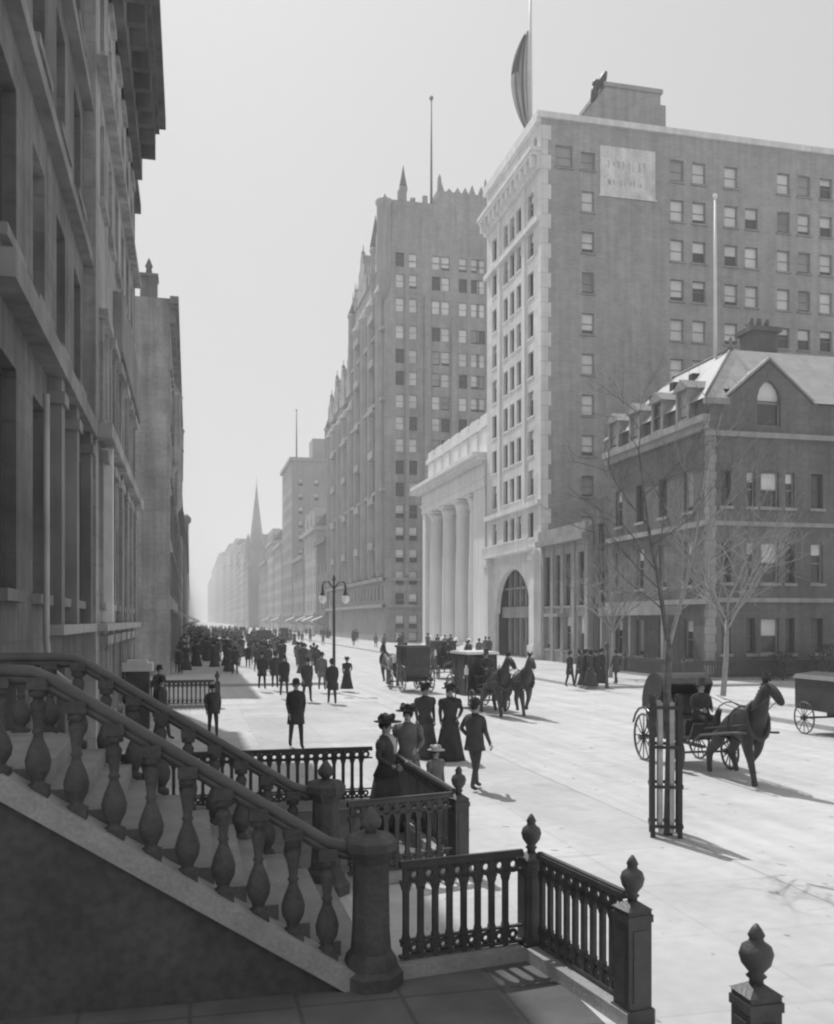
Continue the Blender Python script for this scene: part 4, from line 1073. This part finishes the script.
        h=MB(); h.loft([(1.69,0,-.02,.2,.22),(1.705,0,-.02,.21,.23),(1.715,0,-.01,.12,.12),(1.79,0,0,.12,.115),(1.81,0,0,.07,.07)],16)
        for i in range(9): t=i*.7; h.blob((.1*math.cos(t),.1*math.sin(t),1.76+.03*math.sin(i*2)),.05,.05,.045,8)
        out.append(('hat',h.mesh('hat',hatm or cloth_m)))
    return out
def put_person(ms, x, y, rz, label, group=None, sc=1.0, z=0):
    o = link(bpy.data.objects.new('person',ms[0][1])); o.location=(x,y,z); o.rotation_euler.z=rz; o.scale=(sc,)*3
    tag(o,label,'person',group)
    for n,me in ms[1:]: link(bpy.data.objects.new(n,me),o)
    return o
man_st  = person_meshes('man',cloth2_m,step=.23,arm='hip')
man_wk  = person_meshes('man',cloth_m,step=.28)
man_wk2 = person_meshes('man',cloth2_m,step=.22)
man_pl  = person_meshes('man',cloth3_m,step=.2)
boy     = person_meshes('boy',cloth2_m,step=.2)
wom_a   = person_meshes('woman',cloth2_m)
wom_b   = person_meshes('woman',cloth_m,arm='hip')
wom_c   = person_meshes('woman',cloth3_m,arm='rail')
wom_d   = person_meshes('woman',cloth2_m,arm='rail',hatm=cloth_m)
girl    = person_meshes('girl',cloth3_m,hatm=cloth4_m)
driver  = person_meshes('driver',cloth_m,seated=True,arm='reins')
scarf = MB(); scarf.loft([(1.2,0,-.15,.05,.03),(1.42,0,-.1,.085,.05),(1.5,0,0,.07,.075)],10); scarf_me = scarf.mesh('scarf',cloth4_m)
put_person(man_st,*ground(475,790),2.2,'man in dark suit and bowler seen from behind, standing with legs apart')
put_person(wom_a,*ground(425,758),.25,'woman in long dark cloak, left of the two facing us on the open pavement')
put_person(wom_b,*ground(450,760),-.1,'woman with hand on hip beside the man with legs apart')
o=put_person(wom_d,3.02,14.7,.9,'lady in large dark hat and pale scarf leaning by the iron fence'); link(bpy.data.objects.new('scarf',scarf_me),o)
put_person(wom_c,3.75,16.4,-.5,'lady with flowered hat just behind the one in the pale scarf')
put_person(girl,3.95,15.2,.5,'small girl in patterned dress beside the two ladies at the fence',sc=.68)
put_person(man_wk,*ground(296,748),.1,'man in dark coat walking towards us alone on the near pavement')
put_person(boy,*ground(213,738),.1,'boy in cap walking alone close behind the stoop handrail',sc=.86)
put_person(man_wk2,-.75,27.0,1.2,'man in black bending past the stone pier behind the stoop',sc=.98)
put_person(man_wk2,-1.0,33.0,.6,'man by the house wall beyond the stone pier')
put_person(man_wk,*ground(262,689),.1,'walking figure leftmost of three striding at the edge of the shadow')
put_person(man_wk2,*ground(275,688),PI,'figure walking away in the middle of three at the shadow edge')
put_person(man_wk,*ground(284,696),.1,'nearest of three walkers at the edge of the shadow patch')
put_person(man_wk2,*ground(307,702),.2,'man in long dark coat between the lone walker and the lamp')
put_person(man_wk,*ground(332,704),PI,'stout man standing in front of the twin globe lamp post')
put_person(wom_b,*ground(347,689),.1,'woman in black long skirt just right of the lamp post',sc=.85)
put_person(man_pl,*ground(322,690),.1,'man in paler suit just left of the lamp post')
crowd_kinds=[person_meshes('man',cloth_m,False,step=.2),person_meshes('man',cloth2_m,False,step=-.2),person_meshes('woman',cloth_m,False),person_meshes('woman',cloth2_m,False),person_meshes('man',cloth3_m,False,step=.15),person_meshes('woman',cloth4_m,False)]
def crowd(n, xr, yr, label, group, wts=(3,6,2,5,5,.9)):  # weights favour lighter cloths, putting distance haze into the clothing colour
    for i in range(n):
        t=random.random()**1.4; y=yr[0]+(yr[1]-yr[0])*t; x=random.uniform(*xr)
        put_person(random.choices(crowd_kinds,wts)[0],x,y,random.choice([0,PI])+random.gauss(0,.3),label,group,random.uniform(.93,1.05),0 if (x<KL or x>KR) else -.14)
crowd(118,(.0,9.0),(58,210),'dark tiny figure in the crowd on the left pavement','crowd on the left pavement')
crowd(60,(-.5,6.8),(150,330),'faint speck of a walker in the hazy distance on the left pavement','distant walkers on the left pavement')
crowd(20,(-.9,3.2),(60,105),'dark figure among the dense group by the left house fronts','dense group by the left house fronts')
crowd(60,(7.8,19),(125,330),'faint walker crossing the roadway far down the avenue','walkers crossing the far roadway',(1,5,1,4,6,1))
crowd(24,(KR+.8,27),(62,200),'small figure walking on the right pavement before the bank and tower','walkers on the right pavement')
for i,(u,v) in enumerate(((570,687),(579,686),(585,685),(590,686),(596,685),(616,684),(601,683))):
    x,y=ground(u,v); put_person(crowd_kinds[i%4],x,y,random.uniform(0,6),'dark figure standing in the small group on the far kerb','group standing on the far kerb')

# ================================================================= HORSES
def horse_meshes(cm, gait=1.0, turn=0.0):
    V=[(0,.62,1.38),(0,.15,1.27),(0,-.5,1.25),(0,-.74,1.52),(turn*.1,-.88,1.84),(turn*.2,-.96,2.12),(turn*.35,-1.15,2.0),(turn*.5,-1.38,1.74)]
    Rr=[(.33,.33),(.34,.37),(.31,.38),(.19,.29),(.13,.2),(.11,.15),(.09,.125),(.075,.075)]
    E=[(i,i+1) for i in range(7)]
    g=gait
    legs=[(-.16,'f',(-.32*g,0)),(.16,'f',(.18*g,.25*g)),(-.16,'h',(.3*g,0)),(.16,'h',(-.28*g,.1*g))]
    for sx,t,(dy,lift) in legs:
        k=len(V)
        if t=='f': pts=[(sx,-.52,.98),(sx,-.55+dy*.55,.58+lift*.5),(sx,-.55+dy+lift*.8,.2+lift),(sx,-.58+dy+lift*.9,.05+lift)]; Rr+=[.15,.08,.058,.075]; par=2
        else: pts=[(sx,.6,.98),(sx,.52+dy*.3,.82+lift*.3),(sx,.82+dy*.7,.5+lift*.6),(sx,.74+dy,.17+lift),(sx,.7+dy,.05+lift)]; Rr+=[.21,.15,.085,.058,.075]; par=0
        V+=pts; E.append((par,k)); E+=[(k+i,k+i+1) for i in range(len(pts)-1)]
    def extra(mb):
        x=turn*.2
        for s_ in (-1,1): mb.path([(x+s_*.06,-.94,2.2),(x+s_*.075,-.95,2.29),(x+s_*.07,-.94,2.37)],[.035,.03,.006],6)
    out=[('horse',skin_mesh('horse_body',V,E,Rr,[cm],2,None,extra))]
    c=MB(); c.path([(0,.86,1.45),(0,.98,1.3),(0,1.02,1.0),(0,.98,.6)],[.05,.08,.1,.03],8); out.append(('tail',c.mesh('tail',mane_m)))
    c=MB()
    for i in range(8): 
        t=i/7; y=-.66-.28*t; z=1.78+.5*t; xx=turn*.2*t
        c.path([(xx,y+.06,z),(xx+.05,y+.1,z-.05),(xx+.11,y+.08,z-.2)],[.03,.035,.008],5)
    out.append(('mane',c.mesh('mane',mane_m)))
    c=MB()
    n=14
    def band(cy,cz,rx,rz,r,tilt=0):
        pts=[(rx*math.cos(2*PI*i/n),cy+tilt*math.sin(2*PI*i/n),cz+rz*math.sin(2*PI*i/n)) for i in range(n+1)]; c.path(pts,r,5)
    band(-.15,1.25,.36,.385,.022); band(-.72,1.38,.24,.37,.055,.12); band(.45,1.3,.34,.37,.015)
    for s_ in (-1,1): c.path([(s_*.25,-.75,1.3),(s_*.32,-.1,1.2),(s_*.34,.9,1.05)],.018,5); c.path([(s_*.1+turn*.4,-1.22,1.92),(s_*.2,-.7,1.55),(s_*.15,.3,1.62),(s_*.1,1.2,1.75)],.009,4)
    out.append(('harness',c.mesh('harness',leather_m)))
    return out
def put_horse(ms,x,y,rz,label,z=-.14,sc=1.0,group=None):
    o=link(bpy.data.objects.new('horse',ms[0][1])); o.location=(x,y,z); o.rotation_euler.z=rz; o.scale=(sc,)*3; tag(o,label,'horse',group)
    for n,me in ms[1:]: link(bpy.data.objects.new(n,me),o)
h_dark=horse_meshes(horse_m,1.0,.35); h_bay=horse_meshes(horse2_m,.7); h_grey=horse_meshes(horse3_m,.6)

# ================================================================= CARRIAGES
def wheel_parts(r):
    rim=MB(); n=28
    rim.ring((0,0,0),(0,1,0),r-.025,.028,n,6)
    for i in range(12):
        t=2*PI*i/12; rim.tube((0,.05*math.cos(t),.05*math.sin(t)),(0,(r-.03)*math.cos(t),(r-.03)*math.sin(t)),.018,.014,5)
    hub=MB(); hub.tube((-.12,0,0),(.12,0,0),.075,.06,10)
    return rim.mesh('wheel',wheel_m), hub.mesh('hub',coach_m)
W_S, W_B = wheel_parts(.42), wheel_parts(.58)
def carriage(kind,x,y,rz,label,z=-.14,sc=1.0):
    e=thing('carriage',(x,y,z),label,'carriage',rz); e.scale=(sc,)*3
    def wheel(px,py,big):
        m=W_B if big else W_S; r=.58 if big else .42
        o=part('wheel',m[0],None,e,(px,py,r)); part('hub',m[1],None,o)
    if kind in ('brougham','coach'):
        L=1.55 if kind=='brougham' else 1.9
        y0=-.35; y1=y0+L
        c=MB(); prof=[(y0,.95),(y0+.12,.62),(y0+.45,.5),(y1-.4,.5),(y1-.05,.75),(y1+.05,1.2),(y1,2.12),(y0+.05,2.12),(y0,1.5)]
        c.prism(prof,'x',-.6,.6); part('body',c,coach_m,e)
        c=MB(); c.prism([(y0-.1,2.12),(y1+.1,2.12),(y1,2.22),(y0,2.22)],'x',-.66,.66); part('roof',c,coach2_m if kind=='brougham' else canvas_m,e)
        for s_ in (-1,1):
            d=MB(); d.box(s_*.602,s_*.625,y0+.3,y0+.95,.58,2.02); do=part('door',d,coach2_m,e)
            g=MB(); g.box(s_*.627,s_*.633,y0+.37,y0+.88,1.4,1.92); part('window',g,glassd_m,do); g=MB(); g.box(s_*.627,s_*.66,y0+.32,y0+.36,1.2,1.28); part('handle',g,globe_m,do)
            g=MB(); g.box(s_*.602,s_*.612,y1-.5,y1-.12,1.42,1.9); part('window',g,glassd_m,e)
            g=MB(); g.box(s_*.68-.06,s_*.68+.06,y0-.1,y0+.03,1.35,1.6); g.lathe(s_*.68,y0-.035,[(.06,1.6),(.03,1.72)],6); part('lamp',g,globe_m,e)
        g=MB(); g.box(-.45,.45,y0-.008,y0-.001,1.42,1.98); part('window',g,glassd_m,e)
        c=MB(); c.box(-.42,.42,y0-.55,y0-.06,1.28,1.36); c.box(-.42,.42,y0-.14,y0-.06,1.36,1.62); part('seat',c,leather_m,e)
        c=MB(); c.prism([(y0-.5,1.28),(y0-.05,1.28),(y0-.05,.8),(y0-.35,.8),(y0-1.0,.82),(y0-1.15,1.1),(y0-1.12,1.12),(y0-.95,.88),(y0-.45,.88)],'x',-.38,.38); part('box_seat_frame',c,coach_m,e)
        for s_ in (-1,1): wheel(s_*.72,y1-.25,True); wheel(s_*.68,y0-.65,False)
        c=MB(); c.tube((-.7,y1-.25,.58),(.7,y1-.25,.58),.03,n=6); c.tube((-.66,y0-.65,.42),(.66,y0-.65,.42),.03,n=6)
        for s_ in (-1,1): c.path([(s_*.45,y1-.7,.62),(s_*.45,y1-.25,.5),(s_*.45,y1+.15,.62)],.03,5); c.tube((s_*.3,y0-.65,.42),(s_*.3,y0-.6,.85),.04,n=5)
        part('undercarriage',c,wheel_m,e); ys=y0-1.0; seat=(y0-.25,)
        sh=y0-1.0
        for s_ in (-1,1):
            g=MB(); g.path([(s_*.05 if False else s_*.42,sh+.3,.6),(s_*.44,sh-.3,.9),(s_*.42,sh-1.6,1.1),(s_*.36,sh-2.3,1.15)],.028,6); part('shaft',g,wheel_m,e)
        for s_ in (-1,1):
            g=MB(); pts=[(y1-.25+.7*math.cos(t),.62+.68*math.sin(t)) for t in [PI*i/8 for i in range(1,8)]]; g.path([(s_*.72,a,b_) for a,b_ in pts],.03,5); part('mudguard',g,coach_m,e)
        return y0-.3
    if kind=='wagon':
        c=MB(); c.box(-.85,.85,-1.0,2.2,.85,1.1); c.box(-.9,-.85,-1,2.2,.9,1.95); c.box(.85,.9,-1,2.2,.9,1.95); c.box(-.85,.85,2.15,2.2,1.1,1.95); part('body',c,coach2_m,e); c=MB(); c.prism([(-.95,1.95),(.95,1.95),(.8,2.1),(0,2.18),(-.8,2.1)],'y',-1.3,2.3); part('roof',c,leather_m,e)
        c=MB(); c.box(-.8,.8,-1.3,-.9,1.1,1.45); c.box(-.8,.8,-1.7,-1.3,.85,.92); part('seat',c,crate_m,e)
        for s_ in (-1,1): wheel(s_*1.02,1.5,True); wheel(s_*1.0,-.9,True)
        c=MB(); c.tube((-1,1.5,.58),(1,1.5,.58),.04,n=6); c.tube((-1,-.9,.58),(1,-.9,.58),.04,n=6); c.box(-.1,.1,-.9,1.5,.6,.85); part('undercarriage',c,wheel_m,e)
        for s_ in (-1,1): g=MB(); g.path([(s_*.4,-1.2,.7),(s_*.44,-2,.95),(s_*.38,-3.6,1.1)],.03,6); part('shaft',g,wheel_m,e)
        return -1.1
    if kind=='cab':     # hooded two seat phaeton
        c=MB(); c.prism([(-.55,.75),(-.5,.62),(.6,.62),(.85,.8),(.9,1.35),(.72,1.4),(.6,1.0),(-.1,.98),(-.2,.8)],'x',-.55,.55); part('body',c,coach_m,e)
        c=MB(); n=10; pts=[(.25+.75*math.cos(t)-.05,1.32+.85*math.sin(t)) for t in [R(-2)+R(135)*i/n for i in range(n+1)]]
        inn=[(.25+.7*math.cos(t)-.05,1.32+.8*math.sin(t)) for t in [R(-2)+R(135)*i/n for i in range(n+1)]]
        c.prism(pts+inn[::-1],'x',-.62,.62); 
        for s_ in (-1,1): c.prism([(.9,1.3)]+pts[1:]+[(.05,1.35)],'x',s_*.6,s_*.63)
        part('hood',c,leather_m,e)
        c=MB(); c.box(-.5,.5,-.1,.55,1.0,1.14); c.box(-.5,.5,.5,.62,1.1,1.6); part('seat',c,leather_m,e)
        c=MB(); c.prism([(-.5,.7),(-1.25,.72),(-1.45,1.1),(-1.4,1.12),(-1.2,.8),(-.5,.78)],'x',-.42,.42); c.box(-.42,.42,-1.05,-.7,1.05,1.15); c.box(-.4,.4,-.98,-.78,.78,1.05); part('box_seat_frame',c,coach2_m,e)
        for s_ in (-1,1): wheel(s_*.72,.62,True); wheel(s_*.66,-1.05,False)
        c=MB(); c.tube((-.7,.62,.58),(.7,.62,.58),.03,n=6); c.tube((-.64,-1.05,.42),(.64,-1.05,.42),.03,n=6); c.box(-.06,.06,-1.05,.62,.5,.56); part('undercarriage',c,wheel_m,e)
        for s_ in (-1,1): g=MB(); g.path([(s_*.4,-1.2,.6),(s_*.44,-1.8,.9),(s_*.42,-3.1,1.1),(s_*.36,-3.6,1.15)],.028,6); part('shaft',g,wheel_m,e)
        for s_ in (-1,1):
            g=MB(); pts=[(.62+.7*math.cos(t),.62+.68*math.sin(t)) for t in [PI*i/8 for i in range(1,8)]]; g.path([(s_*.72,a,b_) for a,b_ in pts],.03,5); part('mudguard',g,coach_m,e)
        return -.9
def rig(kind,x,y,rz,hm,labC,labH,labD,pair=False,hd=2.9,sc=1.0):
    so=carriage(kind,x,y,rz,labC,sc=sc)
    c,s=math.cos(rz),math.sin(rz)
    def W(a,b_): return x+a*c-b_*s, y+a*s+b_*c
    if pair:
        put_horse(hm[0],*W(-.45,so-hd+.1),rz,labH[0]); put_horse(hm[1],*W(.45,so-hd+.1),rz,labH[1])
    else: put_horse(hm,*W(0,so-hd+.1),rz,labH)
    zz={'brougham':1.36,'coach':1.36,'wagon':1.45,'cab':1.15}[kind]
    put_person(driver,*W(0,so-.05),rz,labD,z=-.14+zz-.87)
rig('cab',11.5,20.7,-.06,h_dark,'hooded black carriage with tall wheels behind the tree guard','dark harnessed horse trotting at right beside the tree guard','top hatted driver of the hooded carriage nearest us',hd=1.9)
rig('coach',10.9,35.2,.06,(h_dark,h_bay),'closed black coach with pale roof in the middle of the avenue',('left horse of the pair drawing the pale roofed coach','right horse of the pair drawing the pale roofed coach'),'driver on the box of the pale roofed coach',pair=True,hd=2.3)
cx,cy=ground(410,688); rig('brougham',cx,cy,PI+.1,h_bay,'dark closed carriage seen from behind left of the coach','horse ahead of the closed carriage seen from behind','driver of the closed carriage seen from behind')
cx,cy=ground(445,676); rig('brougham',cx,cy,0,h_dark,'small distant carriage in front of the bank columns','horse of the small carriage before the bank columns','driver of the small carriage before the bank columns')
rig('wagon',18.9,23.9,.0,h_grey,'large dark covered wagon at the far kerb by the right edge','grey horse of the covered wagon at the right edge','driver of the covered wagon at the right edge',sc=.85)
for i,(x,y,k,r_) in enumerate(((9.4,128,'wagon',PI),(14.4,150,'brougham',0),(9.8,185,'coach',PI))):
    w={'brougham':'closed carriage','cab':'hooded cab','wagon':'covered wagon','coach':'pale roofed coach'}[k]
    where=['far off left of the great hotel front','far off before the great hotel corner','farthest of the vehicles down the avenue'][i]
    rig(k,x,y,r_,h_dark if i%2 else h_bay,f'dark distant {w} {where}',f'horse of the distant {w} {where}',f'driver of the distant {w} {where}')

# ================================================================= HAZE
m = bpy.data.materials.new('haze_air'); m.use_nodes=True; nt=m.node_tree; nt.nodes.clear()
out=nt.nodes.new('ShaderNodeOutputMaterial'); pv=nt.nodes.new('ShaderNodeVolumePrincipled'); pv.inputs['Density'].default_value=.00085; pv.inputs['Color'].default_value=(.95,.95,.95,1); pv.inputs['Anisotropy'].default_value=.3
nt.links.new(pv.outputs[0],out.inputs['Volume'])
mb=MB(); mb.box(-1000,1000,-400,2700,-1.5,90); hz=struct('haze',mb,m,'stuff')

# ================================================================= LIGHT, SKY, CAMERA
SUN_EL, SUN_AZ = R(54), R(-13)      # azimuth from +Y towards +X
w = bpy.data.worlds.new('World'); scn.world = w; w.use_nodes=True; nt=w.node_tree
bg=nt.nodes['Background']; sk=nt.nodes.new('ShaderNodeTexSky'); sk.sky_type='NISHITA'; sk.sun_disc=False; sk.sun_elevation=SUN_EL; sk.sun_rotation=SUN_AZ; sk.dust_density=4.0; sk.air_density=1.0
bw=nt.nodes.new('ShaderNodeRGBToBW'); nt.links.new(sk.outputs[0],bw.inputs[0]); pw=nt.nodes.new('ShaderNodeMath'); pw.operation='POWER'; pw.inputs[1].default_value=.22; nt.links.new(bw.outputs[0],pw.inputs[0]); ml=nt.nodes.new('ShaderNodeMath'); ml.operation='MULTIPLY'; ml.inputs[1].default_value=2.2; nt.links.new(pw.outputs[0],ml.inputs[0]); nt.links.new(ml.outputs[0],bg.inputs['Color']); bg.inputs['Strength'].default_value=.14
sd=bpy.data.lights.new('sun','SUN'); sd.energy=2.7; sd.angle=R(.6); sd.color=(1,1,1); so=bpy.data.objects.new('sun',sd); COL.objects.link(so)
dirn=Vector((math.sin(SUN_AZ)*math.cos(SUN_EL),math.cos(SUN_AZ)*math.cos(SUN_EL),math.sin(SUN_EL)))
so.rotation_euler=dirn.to_track_quat('Z','Y').to_euler(); so.location=(0,0,60)
cd=bpy.data.cameras.new('camera'); cam=bpy.data.objects.new('camera',cd); COL.objects.link(cam); scn.camera=cam
cam.location=(0,0,EYE); cam.rotation_euler=(PI/2,0,-ANG); cd.sensor_fit='AUTO'; cd.sensor_width=36; cd.lens=FPX/1024*36; cd.shift_y=108/1024; cd.clip_start=.1; cd.clip_end=6000
scn.view_settings.view_transform='Standard'; scn.view_settings.look='None'; scn.view_settings.exposure=.52; scn.view_settings.gamma=1
scn.cycles.use_denoising=True; scn.cycles.filter_width=2.2; scn.cycles.max_bounces=5; scn.cycles.volume_bounces=1; scn.cycles.volume_step_rate=5
